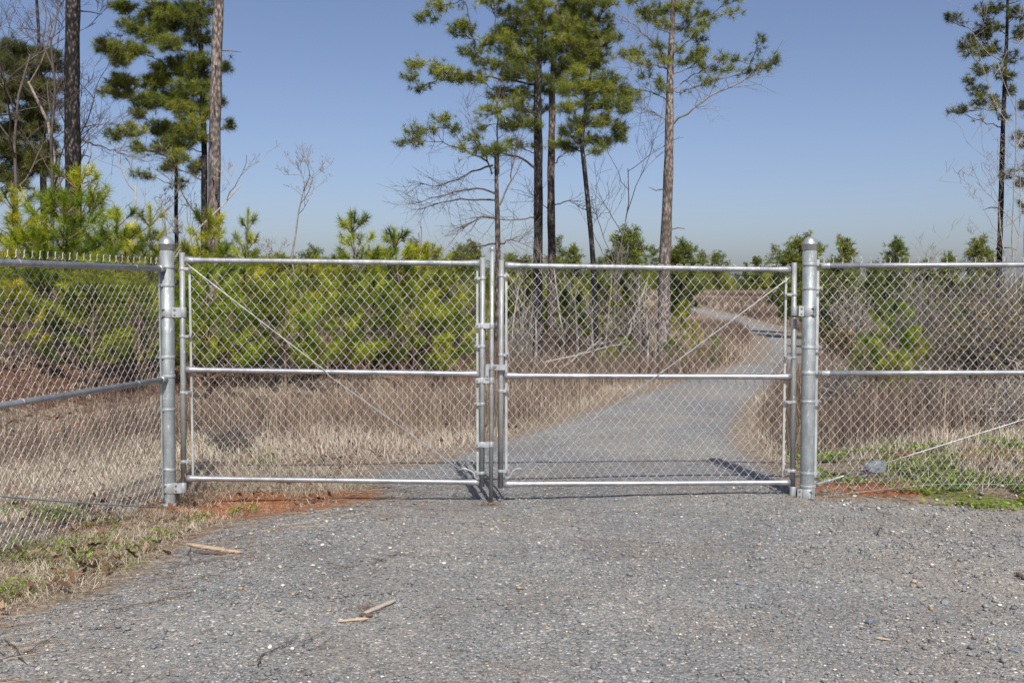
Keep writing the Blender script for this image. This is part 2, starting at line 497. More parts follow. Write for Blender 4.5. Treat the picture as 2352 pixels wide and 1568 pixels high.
def inside_dist(pts, poly):
    """signed distance to polygon, positive inside"""
    p = pts[:, None, :]
    a = poly[None]; b = np.roll(poly, -1, axis=0)[None]
    ab = b - a
    t = np.clip(((p - a) * ab).sum(-1) / np.maximum((ab * ab).sum(-1), 1e-12), 0, 1)
    d = np.sqrt((((a + t[..., None] * ab) - p) ** 2).sum(-1)).min(1)
    x, y = pts[:, 0:1], pts[:, 1:2]
    ax, ay, bx, by = a[..., 0], a[..., 1], b[..., 0], b[..., 1]
    c = ((ay > y) != (by > y)) & (x < (bx - ax) * (y - ay) / np.where(by == ay, 1e-12, by - ay) + ax)
    ins = c.sum(1) % 2 == 1
    return np.where(ins, d, -d)

def road_d(X, Y):
    pts = np.stack([np.ravel(X), np.ravel(Y)], 1)
    out = np.empty(len(pts))
    for k in range(0, len(pts), 40000): out[k:k + 40000] = inside_dist(pts[k:k + 40000], ROAD)
    return out.reshape(np.shape(X))

def vnoise(X, Y, f, seed=0):
    """cheap smooth noise 0..1"""
    r = np.random.default_rng(seed)
    out = np.zeros(np.shape(X)); amp = 0
    for k in range(6):
        a = r.uniform(0, 2 * math.pi); ph = r.uniform(0, 6.28); ff = f * r.uniform(0.6, 1.9)
        out = out + np.sin((X * math.cos(a) + Y * math.sin(a)) * ff + ph + 1.3 * np.sin((X * math.sin(a) - Y * math.cos(a)) * ff * 0.7 + ph * 2)); amp += 1
    return 0.5 + 0.5 * out / amp * 1.8

def ell(X, Y, u, v, ru, rv, f=1.0):
    """soft elliptical patch given in picture units on the level ground"""
    c = PG(u, v)
    rx = ru * c[1] / FPX
    ry = abs(PG(u, v - rv)[1] - PG(u, v + rv)[1]) / 2
    return np.exp(-(((X - c[0]) / rx) ** 2 + ((Y - c[1]) / ry) ** 2) * f)

def masks(X, Y):
    foot = 10.9 + (X + 4.5) * 1.43
    bank = S((Y - foot + 0.3) / 0.5) * S((foot + 3.6 - Y) / 1.2) * S((0.8 - X) / 1.5)
    clay = bank * 0.75 * (0.55 + 0.45 * S((X + 3.6) / 1.5)) * (0.35 + 0.9 * vnoise(X, Y, 1.3, 8))
    clay = np.maximum(clay, 1.25 * ell(X, Y, 560, 1152, 240, 34))
    clay = np.maximum(clay, 0.95 * ell(X, Y, 720, 1140, 190, 24))
    clay = np.maximum(clay, 0.9 * ell(X, Y, 160, 1200, 150, 22))
    clay = np.maximum(clay, 1.0 * ell(X, Y, 2000, 1128, 200, 24))
    clay = np.maximum(clay, 1.0 * ell(X, Y, 2280, 1082, 130, 16))
    clay = np.maximum(clay, 0.9 * ell(X, Y, 2080, 1070, 110, 12))
    green = 0.7 * S((X - 2.6) / 0.5) * S((Y - 7.0) / 0.5) * S((9.8 - Y) / 1.0) * vnoise(X, Y, 3.0, 3)
    green = np.maximum(green, 1.0 * ell(X, Y, 210, 1290, 210, 55) * vnoise(X, Y, 6, 4))
    green = np.maximum(green, 0.75 * ell(X, Y, 60, 1180, 100, 16))
    green = np.maximum(green, 0.5 * ell(X, Y, 560, 1060, 200, 22) * vnoise(X, Y, 4, 9))
    litter = S((Y - foot - 0.9) / 1.2) * S((34 - Y) / 8) * S((3.5 - X) / 1.5)
    litter = np.maximum(litter, S((Y - 17.5) / 2) * S((32 - Y) / 8) * S((2.6 - X) / 1.0) * 0.8)
    return clay, green, litter

# ------------------------------------------------------------------ ground sheet
def axis_pts(lo_f, hi_f, step, far, grow=1.13):
    a = list(np.arange(lo_f, hi_f + 1e-6, step))
    s = step
    while a[-1] < far:
        s *= grow; a.append(a[-1] + s)
    return a
xs_r = axis_pts(0, 9, 0.12, 900); xs = np.array([-x for x in xs_r[:0:-1]] + xs_r)
ys = np.array(axis_pts(1.5, 24, 0.12, 1500))
ysb = np.array([-60, -20, -8, -3, 0])
ys = np.concatenate([ysb, ys])
GX, GY = np.meshgrid(xs, ys)
GZ = gz(GX, GY)
gd = road_d(GX, GY)
GZ = GZ - 0.03 * S((gd - 0.25) / 0.25) * (GY < 40)
GZ = np.where((GY >= 40) & (gd > -1.0), GZ - 0.12, GZ)
def grid_faces(ny, nx):
    i = np.arange(ny - 1)[:, None] * nx; j = np.arange(nx - 1)[None]
    return np.stack([i + j, i + j + 1, i + nx + j + 1, i + nx + j], -1).reshape(-1, 4)
me = mesh_np("ground", np.stack([GX, GY, GZ], -1), grid_faces(len(ys), len(xs)), M['ground'])
def set_attr(me, name, val):
    a = me.attributes.new(name, 'FLOAT', 'POINT'); a.data.foreach_set("value", np.ascontiguousarray(np.ravel(val), dtype=np.float32))
for nme, val in zip(("clay", "green", "litter"), masks(GX, GY)): set_attr(me, nme, val)
tag(obj("ground", me), kind="structure")

# gravel road sheet, 12 mm above the soil
rx = np.arange(-4.2, 9.01, 0.07); ry = np.concatenate([np.arange(-2.9, 3.5, 0.3), np.arange(3.5, 22.5, 0.07)])
RX, RY = np.meshgrid(rx, ry)
RD = road_d(RX, RY) + 0.16
fine = 0.006 * vnoise(RX, RY, 9, 11) + 0.004 * vnoise(RX, RY, 23, 12)
RZ = gz(RX, RY) + 0.004 + fine - 0.03 * S((0.04 - RD) / 0.12)
Fr = grid_faces(len(ry), len(rx))
keep = (RD.ravel()[Fr] > 0).any(1)
Fr = Fr[keep]
used = np.unique(Fr); remap = np.full(RX.size, -1); remap[used] = np.arange(len(used))
Vr = np.stack([RX, RY, RZ], -1).reshape(-1, 3)[used]; Fr = remap[Fr]
edge = np.clip(RD.ravel()[used] / 0.52, -0.3, 1.3)
px, py = Vr[:, 0], Vr[:, 1]
# weeds and soil creep into the back part; red clay washes over the gravel by the hinge post
creep = np.maximum.reduce([0.9 * ell(px, py, 580, 1150, 240, 28), 0.55 * ell(px, py, 770, 1140, 140, 28), 0.65 * ell(px, py, 1960, 1152, 170, 12), 0.35 * ell(px, py, 980, 1060, 140, 22)])
edge = edge - creep
dust = np.clip(0.2 + 0.5 * S((px - 1.0) / 3.0) * S((py - 3.5) / 4) + 0.2 * S((3.0 - py) / 2.0), 0, 1) * vnoise(px, py, 1.1, 21)
rows = np.array([PG(u, v)[:3] for u, v in ((960, 1062), (1060, 1038), (1190, 1000), (1350, 945), (1480, 900), (1550, 880))])
rowr = np.array([PG(u, v)[:3] for u, v in ((1850, 1122), (1790, 1090), (1715, 1040), (1690, 1000), (1712, 945), (1750, 900), (1800, 880))])
midx = 0.5 * (np.interp(py, rows[:, 1], rows[:, 0]) + np.interp(py, rowr[:, 1], rowr[:, 0]))
for tx in (-0.55, 1.25):
    cx_ = tx + 0.10 * (py - 5.5)
    dust = dust + 0.32 * np.exp(-((px - cx_) / 0.38) ** 2) * S((10.5 - py) / 3) * (0.4 + 0.8 * vnoise(px, py, 1.8, 27))
dust = np.clip(dust + 0.45 * S((py - 9.2) / 2) * np.exp(-((px - midx) / 0.32) ** 2) * vnoise(px, py, 2.0, 23), 0, 1)
# the far ribbon
t = np.linspace(0, 1, 40)
fl = np.vstack([[PG(1550, 880)[:2]], far_left]); fr = np.vstack([[PG(1800, 880)[:2]], far_right[::-1]])
yy = np.concatenate([np.linspace(22.3, 45, 40), np.linspace(46, 110, 60)])
nl = 9
RV = []; RE = []
for Y in yy:
    a = np.interp(Y, fl[:, 1], fl[:, 0]); b = np.interp(Y, fr[:, 1], fr[:, 0])
    for k in range(nl):
        s = k / (nl - 1); X = a + (b - a) * s
        RV.append((X, Y, float(gz(X, Y)) + 0.012)); RE.append(min(s, 1 - s) * 1.9)
n0 = len(Vr)
Vr = np.vstack([Vr, RV]); Fr = np.vstack([Fr, grid_faces(len(yy), nl) + n0])
edge = np.concatenate([edge, RE]); ss_ = np.tile(np.linspace(0, 1, nl), len(yy)); dust = np.concatenate([dust, 0.35 + 0.4 * np.repeat(S((yy - 40) / 40), nl) + 0.5 * np.exp(-((ss_ - 0.5) / 0.13) ** 2)])
me = mesh_np("gravel_road", Vr, Fr, M['gravel'])
set_attr(me, "edge", edge); set_attr(me, "dust", dust)
for nme, val in zip(("clay", "green", "litter"), masks(Vr[:, 0], Vr[:, 1])): set_attr(me, nme, val)
tag(obj("gravel_road", me), kind="structure")
# ------------------------------------------------------------------ chain link
DW, DH = 0.0735, 0.0873

def chain_link(o, xd, nd_, width, z0, z1, barb=None, r=0.0019, seed=0, phase=0.0):
    """woven zigzag wires; o = start at z 0, xd = along, nd_ = to the back; z0 may be a function of the distance along"""
    rng = np.random.default_rng(seed)
    o = np.asarray(o, float); xd = np.asarray(xd, float); nd_ = np.asarray(nd_, float); up = np.array([0, 0, 1.0])
    tb = TB()
    nw = int(round(width / (DW / 2)))
    step = width / nw
    zt = z1
    for i in range(nw):
        xl, xr = i * step, (i + 1) * step
        zb = z0((xl + xr) / 2) if callable(z0) else z0
        off = 0.0 if i % 2 == 0 else DH / 2
        k = 0
        pts = []
        # nodes run down from the top selvage: right node at zt - off - k*DH, left node half a pitch lower
        z = zt - off
        right = True
        jit = rng.normal(0, 0.0006)
        if off: pts.append((xl + step * 0.5, -0.002, zt - DH * 0.25)) if False else None
        while z > zb - 1e-6:
            xa, xb = (xr + 0.0016, xl - 0.0016) if right else (xl - 0.0016, xr + 0.0016)
            d = -0.0042 if right else 0.0038
            zn = z - DH / 2
            pts.append((xa, 0.0, z))
            for t, dd in ((0.1, 0.75), (0.3, 1.0), (0.7, 1.0), (0.9, 0.75)):
                pts.append((xa + (xb - xa) * t, d * dd + jit, z + (zn - z) * t))
            z = zn; right = not right
        if len(pts) < 6: continue
        p = np.array(pts)
        bow = 0.006 * np.sin(p[:, 0:1] * 2.1 + 0.4) * np.sin(p[:, 2:3] * 3.0)
        W = o + p[:, 0:1] * xd + (p[:, 1:2] + bow) * nd_ + p[:, 2:3] * up
        tb.tube(W, r, 5)
        # selvage at the top
        if i % 2 == 0:
            a = np.array([xr, 0, zt])
            def w(q): return o + q[0] * xd + q[1] * nd_ + q[2] * up
            if barb == 'twist':
                for s in (0, 1):
                    q = [(a[0] + (0.014 if s else -0.014), 0, zt - 0.016), (a[0], 0.001 * (1 - 2 * s), zt - 0.001)]
                    for m in range(1, 10):
                        ang = m * 1.25 + s * math.pi
                        q.append((a[0] + 0.0024 * math.cos(ang), 0.0024 * math.sin(ang), zt + 0.0030 * m))
                    sg = 1 if s else -1
                    q.append((a[0] + sg * 0.010, 0.002, zt + 0.036 + rng.uniform(-.002, .003)))
                    tb.tube([w(x) for x in q], r * 0.95, 5)
            elif barb == 'bent':
                l = rng.uniform(0.022, 0.05)
                tb.tube([w((a[0] - 0.016, 0, zt - 0.019)), w((a[0] - 0.003, -0.003, zt)), w((a[0] + 0.004, -0.004, zt + 0.003)), w((a[0] + l, -0.012, zt - rng.uniform(-0.006, 0.014)))], r, 5)
                tb.tube([w((a[0] + 0.016, 0, zt - 0.019)), w((a[0] + 0.002, 0.003, zt)), w((a[0] - 0.004, 0.004, zt + 0.004)), w((a[0] + 0.02, 0.01, zt - 0.012))], r, 5)
            else:
                tb.tube([w((a[0] - 0.004, 0.0, zt - 0.004)), w((a[0], 0, zt + 0.005)), w((a[0] + 0.006, 0.003, zt + 0.001)), w((a[0] + 0.003, 0.006, zt - 0.012))], r, 5)
    return tb

def chain_obj(name, tb, parent, mat=None):
    return obj(name, tb.mesh(name, mat or M['wire'], origin_of(parent)), parent)

def ring(mb, c, r, h, axis=(0, 0, 1), th=0.003, sides=24):
    mb.lathe(c, [(r - 0.001, -h / 2), (r + th, -h / 2), (r + th + 0.0006, -h / 2 + 0.001), (r + th + 0.0006, h / 2 - 0.001), (r + th, h / 2), (r - 0.001, h / 2)], sides, axis)

def bolt(mb, c, axis=(0, -1, 0), r=0.0075, h=0.007, stick=0.012):
    mb.lathe(c, [(0, 0), (r * 1.5, 0), (r * 1.5, 0.002), (0.0001, 0.002)], 12, axis, False)
    mb.lathe(np.array(c) + np.array(axis) * 0.002, [(r, 0), (r, h), (0.0001, h)], 6, axis, False)
    mb.lathe(np.array(c) + np.array(axis) * (h), [(r * 0.5, 0), (r * 0.5, stick), (0.0001, stick)], 8, axis, False)

UP = np.array([0, 0, 1.0])
def tension_band(name, parent, c, r, d, reach, z, h=0.022, tilt=0.0):
    """ring round a pipe with a flat tab that clamps the tension bar and a carriage bolt"""
    mb = MB()
    d = np.array(d, float); side = np.cross(UP, d)
    if side[1] > 0: side = -side
    cc = np.array([c[0], c[1], z])
    ring(mb, cc, r, h, (-(d[0]) * tilt, -(d[1]) * tilt, 1))
    x0 = r * 0.72
    mid = cc + d * (x0 + reach) / 2 + side * (r * 0.62) + UP * tilt * (x0 + reach) / 2
    R = np.stack([d, -side, UP], 1)
    mb.box(mid, (reach - x0, 0.0035, h * 0.95), R, 0.004)
    mb.box(mid - side * (r * 0.62 + 0.012), (reach - x0, 0.0035, h * 0.95), R, 0.004)
    mb.box(cc + d * reach + side * (r * 0.3) + UP * tilt * reach, (0.004, r * 0.95, h * 0.9), R)
    o = mb.build(name, M['fitting'], parent)
    b = MB(); bolt(b, cc + d * (reach - 0.010) + side * (r * 0.62 + 0.002) + UP * tilt * reach, side, 0.0062, 0.005, 0.006)
    b.build("bolt", M['bolt'], o)
    return o

def wire_tie(parent, c, r, d, back=(0, 1, 0)):
    d = np.array(d, float); back = np.array(back, float)
    pts = []
    for k in range(17):
        a = -0.5 + k / 16 * 2 * math.pi * 0.93
        pts.append(np.array(c) + (math.sin(a) * UP + -math.cos(a) * back) * (r + 0.0022) + d * 0.006 * (k / 16))
    pts.append(pts[-1] + back * 0.01 - UP * 0.02)
    mb = MB(); mb.tube(pts, 0.0017, 5)
    return mb.build("wire_tie", M['wire'], parent)

def flared(a, b, r, fl=0.10, k=1.33):
    a = np.array(a, float); b = np.array(b, float); L = np.linalg.norm(b - a)
    ts = [0, fl * 0.35, fl * 0.6, fl * 1.15, L * 0.25, L * 0.5, L * 0.75, L - fl * 1.15, L - fl * 0.6, L - fl * 0.35, L]
    rs = [r * k, r * k, r * (1 + (k - 1) * 0.75), r, r, r, r, r, r * (1 + (k - 1) * 0.75), r * k, r * k]
    return np.array([a + (b - a) * t / L for t in ts]), np.array(rs)

# ------------------------------------------------------------------ gate leaves
def gate_leaf(root_name, label, Yl, Yr, stile_l, stile_r, rails, mesh_box, bars, bands, diag, barb, ties, diag_mid=None, hook_right=True):
    """stile: (u_top, v_top, u_bot, v_bot); rails: list of (u0, v0, u1, v1); Y of the left and right stiles"""
    def Yat(u): return Yl + (Yr - Yl) * (u - stile_l[0]) / (stile_r[0] - stile_l[0])
    base = P(stile_l[2], stile_l[3], Yl)
    root = empty(root_name, base, label, "gate")
    xd = np.array(P(stile_r[0], 850, Yr) - P(stile_l[0], 850, Yl)); xd[2] = 0; xd /= np.linalg.norm(xd)
    back = np.array([-xd[1], xd[0], 0])
    r = 0.0212
    st = []
    for s, Y in ((stile_l, Yl), (stile_r, Yr)):
        top, bot = P(s[0], s[1], Y), P(s[2], s[3], Y)
        mb = MB(); mb.tube([bot, bot * 0.5 + top * 0.5, top], r, 20)
        mb.build("stile", M['pipe'], root); st.append((top, bot))
    rr = 0.0205
    for k, (u0, v0, u1, v1) in enumerate(rails):
        p, q = P(u0, v0, Yat(u0)), P(u1, v1, Yat(u1))
        pts, rs = flared(p, q, rr)
        mb = MB(); mb.tube(pts, rs, 20)
        ro = mb.build("rail", M['rail_bright' if k else 'pipe'], root)
        for t in ties[k]: wire_tie(ro, p + (q - p) * t, rr, xd, back)
    (ul, ur, vt, vb) = mesh_box
    o = P(ul, vt, Yat(ul)) + back * 0.0265; e = P(ur, vt, Yat(ur)) + back * 0.0265
    zt = o[2]; zb = P(ul, vb, Yat(ul))[2]
    width = float(np.linalg.norm((e - o)[:2]))
    o[2] = 0
    chain_obj("mesh_panel", chain_link(o, xd, back, width, zb, zt, barb, 0.0018, seed=len(label)), root)
    for (u, v0, v1) in bars:
        Y = Yat(u)
        a, b = P(u, v0, Y), P(u, v1, Y)
        b[0] = a[0]
        mb = MB(); mb.box((a + b) / 2 + back * 0.020, (0.017, 0.0055, abs(a[2] - b[2])), np.stack([xd, back, UP], 1))
        mb.build("tension_bar", M['bar'], root)
    for side, vs in bands:
        s = stile_l if side == 'l' else stile_r
        Y = Yl if side == 'l' else Yr
        d = xd if side == 'l' else -xd
        ub = bars[0][0] if side == 'l' else bars[1][0]
        for v in vs:
            tt = (v - s[1]) / (s[3] - s[1]); u = s[0] + (s[2] - s[0]) * tt
            c = P(u, v, Y)
            reach = abs(P(ub, v, Y)[0] - c[0]) + 0.018
            tension_band("tension_band", root, c, r, d, reach, c[2])
    # diagonal truss rod, in front, passing behind the middle rail
    pts = []
    for k, (u, v, dy) in enumerate(diag): pts.append(P(u, v, Yat(u)) + back * dy)
    p = np.array(pts)
    mb = MB(); mb.tube(p, 0.0046, 8)
    rod = mb.build("truss_rod", M['rail_bright'], root)
    return root, xd, back, Yat

leafL, xdL, backL, YL = gate_leaf(
    "gate_leaf", "left leaf of the chain link double gate, carrying the tall drop rod", 7.72, 7.72,
    (418.5, 580, 422, 1114), (1108.5, 591, 1106.5, 1117),
    [(425, 597.5, 1102, 605), (427, 849, 1101, 858.5), (429, 1098, 1101, 1107)],
    (432, 1098, 613, 1094), [(433.5, 616, 1092), (1096, 607, 1090)],
    [('l', [617, 772, 901, 1059]), ('r', [639, 795, 927, 1085])],
    [(429, 604, -0.012), (440, 614, -0.016), (745, 848, -0.024), (757, 862, -0.025), (1050, 1072, -0.014), (1060, 1078, -0.010)],
    None, [(0.15, 0.42, 0.68, 0.86), (0.13, 0.66, 0.8), (0.09, 0.55, 0.87)])
leafR, xdR, backR, YR = gate_leaf(
    "gate_leaf", "right leaf of the chain link double gate, bent wire ends above its top rail", 7.73, 7.83,
    (1152, 597, 1149.5, 1120), (1824.5, 603, 1820, 1117),
    [(1160, 609.5, 1815, 619.5), (1158, 862.5, 1816, 865), (1157, 1111, 1814, 1107.5)],
    (1158, 1812, 607, 1098), [(1163, 614, 1097), (1807.5, 633, 1094)],
    [('l', [633, 814.6, 897, 1081]), ('r', [676, 821, 923, 1080])],
    [(1814, 636, -0.012), (1806, 642, -0.016), (1515, 857, -0.024), (1501, 867, -0.025), (1205, 1073, -0.014), (1195, 1080, -0.010)],
    'bent', [(0.05, 0.28, 0.67), (0.1, 0.42, 0.75), (0.2, 0.6)])

def hooked_end(leaf, Yf, seq, back):
    mb = MB()
    mb.tube(np.array([P(u, v, Yf(u)) + back * d for u, v, d in seq]), 0.0058, 8)
    return mb.build("truss_hook", M['fitting'], leaf)
hooked_end(leafL, YL, [(1054, 1078, -0.03), (1062, 1074, -0.034), (1070, 1074, -0.034), (1083, 1080, -0.03), (1090, 1085, -0.028), (1090, 1092, -0.028), (1094, 1097, -0.026), (1102, 1099, -0.02)], backL)
hooked_end(leafR, YR, [(1200, 1081, -0.03), (1197, 1075, -0.034), (1190, 1073, -0.034), (1180, 1078, -0.03), (1175, 1083, -0.028), (1173, 1091, -0.028), (1168, 1096, -0.026), (1160, 1099, -0.02)], backR)

# rust where the lower rail was welded to the hinge stile of the left leaf
mb = MB(); q = P(424.5, 1096, 7.70); ring(mb, q + np.array([0.008, 0.018, 0.004]), 0.0265, 0.008, (1, 0, 0.25), 0.0022, 20)
mb.build("rusty_weld", M['rust'], leafL)
# drop rod and its straps, parts of the left leaf
Yd = 7.70
top, bot = P(1130.5, 573, Yd), P(1127.5, 1152, Yd)
mb = MB(); mb.tube([bot, (bot + top) / 2, top], 0.0165, 18)
rod = mb.build("drop_rod", M['pipe'], leafL)
mb = MB(); mb.lathe(top + UP * (-0.012), [(0.0185, 0), (0.0195, 0.004), (0.0195, 0.014), (0.0205, 0.016), (0.0195, 0.022), (0.014, 0.031), (0.007, 0.035), (0.0001, 0.036)], 18)
mb.build("rod_cap", M['cap'], rod)
mb = MB(); mb.tube([bot - UP * 0.06, bot + UP * 0.006], 0.011, 12); mb.build("rod_tip", M['bolt'], rod)
def strap(v, ua, ub, h=0.042, rr=(0.0215, 0.017)):
    mb = MB()
    a, b = P(ua, v, 7.72), P(ub, v, Yd)
    ring(mb, a, rr[0], h); ring(mb, b, rr[1], h)
    mid = (a + b) / 2
    mb.box(mid + np.array([0, -0.017, 0]), (abs(b[0] - a[0]) - 0.018, 0.005, h * 0.98), None, 0.004)
    mb.box(a + np.array([-0.032, -0.012, 0]), (0.034, 0.02, h * 0.9), None, 0.006)
    o = mb.build("drop_rod_strap", M['fitting'], leafL)
    bm_ = MB(); bolt(bm_, a + np.array([-0.036, -0.023, 0]), (0, -1, 0), 0.007, 0.006, 0.005)
    bm_.build("bolt", M['bolt'], o)
strap(747.5, 1107, 1129.5); strap(873, 1107, 1129); strap(1020, 1106.5, 1128.5)
# fork latch between the rod and the right leaf, with the hanging lock plate
mb = MB()
c = P(1129.2, 842, Yd)
ring(mb, c, 0.017, 0.042)
e = P(1161, 842, 7.71)
mb.box(np.array([(c[0] + e[0]) / 2 + 0.008, 7.672, c[2] - 0.002]), (e[0] - c[0] - 0.02, 0.006, 0.042), None, 0.006)
mb.box(np.array([c[0] - 0.031, 7.69, c[2]]), (0.03, 0.012, 0.042), None, 0.004)
mb.box(np.array([c[0] - 0.034, 7.684, c[2] - 0.055]), (0.026, 0.004, 0.085), None, 0.003)
mb.box(np.array([e[0] - 0.004, 7.70, c[2] - 0.002]), (0.006, 0.05, 0.042), None, 0.0)
fl_ = mb.build("fork_latch", M['fitting'], leafL)
mb = MB(); bolt(mb, (c[0] + 0.028, 7.669, c[2] + 0.002)); mb.build("bolt", M['bolt'], fl_)
mb = MB(); bolt(mb, (c[0] - 0.034, 7.682, c[2] - 0.075), (0, -1, 0), 0.005, 0.004, 0.002); mb.build("bolt", M['bolt'], fl_)

# ------------------------------------------------------------------ gate posts
def gate_post(label, u_t, v_t, u_b, v_b, Y, hinges, bands, side):
    top, bot = P(u_t, v_t + 22, Y), P(u_b, v_b, Y)
    axis = (top - bot) / np.linalg.norm(top - bot)
    base = bot.copy(); base[2] = float(gz(bot[0], bot[1]))
    root = empty("gate_post", base, label, "gate post")
    r = 0.0535
    mb = MB(); mb.tube([bot - axis * 0.15, bot, bot * 0.5 + top * 0.5, top], r, 40)
    pole = mb.build("pole", M['post'], root)
    mb = MB()
    mb.lathe(top - axis * 0.012, [(r + 0.0015, -0.012), (r + 0.0045, -0.010), (r + 0.0045, 0.030), (r + 0.0075, 0.032), (r + 0.0075, 0.036), (r + 0.003, 0.042), (r * 0.93, 0.058), (r * 0.76, 0.074), (r * 0.5, 0.085), (r * 0.24, 0.0905), (0.0001, 0.092)], 40, axis)
    mb.build("domed_cap", M['cap'], root)
    def at(v):
        p = P(u_t, v, Y); t = (p[2] - bot[2]) / (top[2] - bot[2]); q = bot + (top - bot) * t; return q
    for (v, us, Ys, sx) in hinges:
        c = at(v); s = P(us, v, Ys); s[2] = c[2]
        h = 0.079
        mb = MB()
        ring(mb, c, r, h, axis, 0.0042, 40)
        ring(mb, s, 0.0215, h * 0.98, (0, 0, 1), 0.004, 24)
        mid = (c + s) / 2
        L = abs(s[0] - c[0]) - 0.03
        mb.box(np.array([c[0] + sx * (0.037 + L / 2 - 0.012), min(c[1], s[1]) - 0.027, c[2]]), (L, 0.006, h * 0.985), None, 0.003)
        # the two bolted ears on the free side of the strap
        ex = c[0] - sx * 0.030
        ang = [(-0.0335, 0.0062), (-0.022, 0.0062)]
        for dx, w in ang:
            x = c[0] - sx * (-dx)
            yy_ = c[1] - math.sqrt(max(r * r - dx * dx, 1e-6)) - 0.010
            mb.box((x, yy_, c[2]), (0.0036, 0.030, h * 0.98), None, 0.0)
        ho = mb.build("hinge", M['fitting'], root)
        fx = c[0] + sx * 0.066
        for dz in (0.020, -0.020):
            bb = MB(); bolt(bb, (fx, min(c[1], s[1]) - 0.030, c[2] + dz), (0, -1, 0), 0.0065, 0.006, 0.006)
            bb.build("hinge_bolt", M['bolt'], ho)
        for dz in (0.025, -0.025):
            bb = MB()
            bb.tube([(c[0] - sx * 0.040, c[1] - 0.061, c[2] + dz), (c[0] - sx * 0.004, c[1] - 0.064, c[2] + dz)], 0.0048, 8)
            bolt(bb, (c[0] - sx * 0.018, c[1] - 0.064, c[2] + dz), (sx, 0, 0), 0.0075, 0.007, 0.012)
            bb.build("hinge_bolt", M['bolt'], ho)
    for (v, tilt, h) in bands:
        c = at(v)
        d = np.array(side, float); d /= np.linalg.norm(d)
        if h > 0:
            tension_band("tension_band", root, c, r, d, 0.088, c[2], h, tilt)
        else:
            mb = MB(); ring(mb, c, r, -h, axis, 0.0035, 40)
            sd_ = np.cross(UP, d); sd_ = sd_ if sd_[1] < 0 else -sd_
            mb.box(c + d * 0.066 + sd_ * 0.01, (0.05, 0.012, -h * 0.95), np.stack([d, -sd_, UP], 1), 0.004)
            o = mb.build("brace_band", M['fitting'], root)
            b = MB(); bolt(b, c + d * 0.078 + sd_ * 0.017, sd_, 0.007, 0.006, 0.012); b.build("bolt", M['bolt'], o)
    return root, bot, top, at

A0 = P(384.5, 618, 7.72)[:2]                     # left post axis (rail height)
LD = np.array([-0.205, -0.9787, 0.0])            # left fence runs back towards the camera
LN = np.array([-0.9787, 0.205, 0.0])             # its far side
postL, botL, topL, atL = gate_post("thick galvanized post with domed cap where the left fence meets the gate", 383, 545, 388, 1171, 7.72,
    [(717, 420, 7.72, 1), (1119, 421, 7.72, 1)],
    [(613, 0, -0.022), (655, 0, 0.021), (819, 0.02, 0.021), (863, 0, -0.022), (939, 0.03, 0.021), (1077, 0.16, 0.022), (1158, 0, -0.021), (1168, 0.0, -0.019)], LD * np.array([1, 1, 0]) + np.array([-0.75, 0, 0]))
postR, botR, topR, atR = gate_post("thick galvanized post with domed cap between the right gate leaf and the straight fence", 1860, 545, 1853.5, 1150, 7.74,
    [(714, 1824, 7.82, -1), (1132, 1821, 7.82, -1)],
    [(607, 0, -0.024), (662, 0, 0.023), (797, 0, 0.022), (855, 0, -0.024), (921, 0, 0.022), (1085, 0, 0.024), (1115, 0, -0.022), (1146, 0, -0.016)], (1, 0, 0))

# ------------------------------------------------------------------ the fences on both sides
def fence_part_rail(name, a, b, r, parent, mat, end_cup=True):
    mb = MB(); mb.tube([a, a * 0.67 + b * 0.33, a * 0.33 + b * 0.67, b], r, 20)
    o = mb.build(name, mat, parent)
    if end_cup:
        d = (b - a) / np.linalg.norm(b - a)
        c = MB(); c.lathe(a, [(0.0001, -0.004), (r * 0.9, -0.004), (r * 1.14, 0.0), (r * 1.18, 0.05), (r * 1.30, 0.054), (r * 1.30, 0.062), (r * 0.9, 0.063)], 20, d)
        c.build("rail_end_cup", M['cap'], o)
    return o

# left
Lbase = np.array([A0[0], A0[1], float(gz(A0[0], A0[1]))])
fenceL = empty("chain_link_fence", Lbase, "chain link fence panel coming towards the viewer on the left, twisted wire tips on top", "fence")
p0 = np.array([A0[0], A0[1], 0.0]) + LD * 0.055
LL = 5.2
for z, mt in ((P(384, 617.5, 7.72)[2], M['rail_bright']), (P(384, 869, 7.72)[2], M['rail_bright'])):
    o = fence_part_rail("rail", p0 + UP * z, p0 + LD * LL + UP * z, 0.0213, fenceL, mt)
    for t in (0.38, 1.62, 2.3, 3.1, 3.9): wire_tie(o, p0 + LD * t + UP * z, 0.0213, LD, LN)
mo = p0 + LN * 0.026 + LD * 0.02
zt = P(384, 603, 7.72)[2]
chain_obj("mesh_panel", chain_link(mo, LD, LN, LL - 0.05, lambda s: 0.07 + 0.035 * S(s / 1.5), zt, 'twist', 0.0019, seed=5), fenceL)
mb = MB(); mb.box(p0 + LN * 0.02 + LD * 0.03 + UP * 0.95, (0.017, 0.0055, 1.78), np.stack([LD, LN, UP], 1)); mb.build("tension_bar", M['bar'], fenceL)
# brace rod
a = p0 + UP * (P(380, 1161, 7.72)[2]) + LD * 0.02; b = p0 + LD * 3.1 + UP * 0.80
mb = MB(); mb.tube([a + (b - a) * t - UP * 0.02 * math.sin(math.pi * t) for t in np.linspace(0.03, 1, 9)], 0.0052, 8)
br = mb.build("brace_rod", M['pipe'], fenceL)
mb = MB(); d_ = (b - a) / np.linalg.norm(b - a)
mb.lathe(a + d_ * 0.0, [(0.0001, 0), (0.011, 0.002), (0.011, 0.045), (0.015, 0.047), (0.015, 0.058), (0.007, 0.060), (0.007, 0.11)], 12, d_)
mb.build("turnbuckle", M['fitting'], br)
mb = MB(); q = p0 + LD * LL; mb.tube([q - UP * 0.2, q + UP * 1.95], 0.03, 20); mb.build("line_post", M['post'], fenceL)

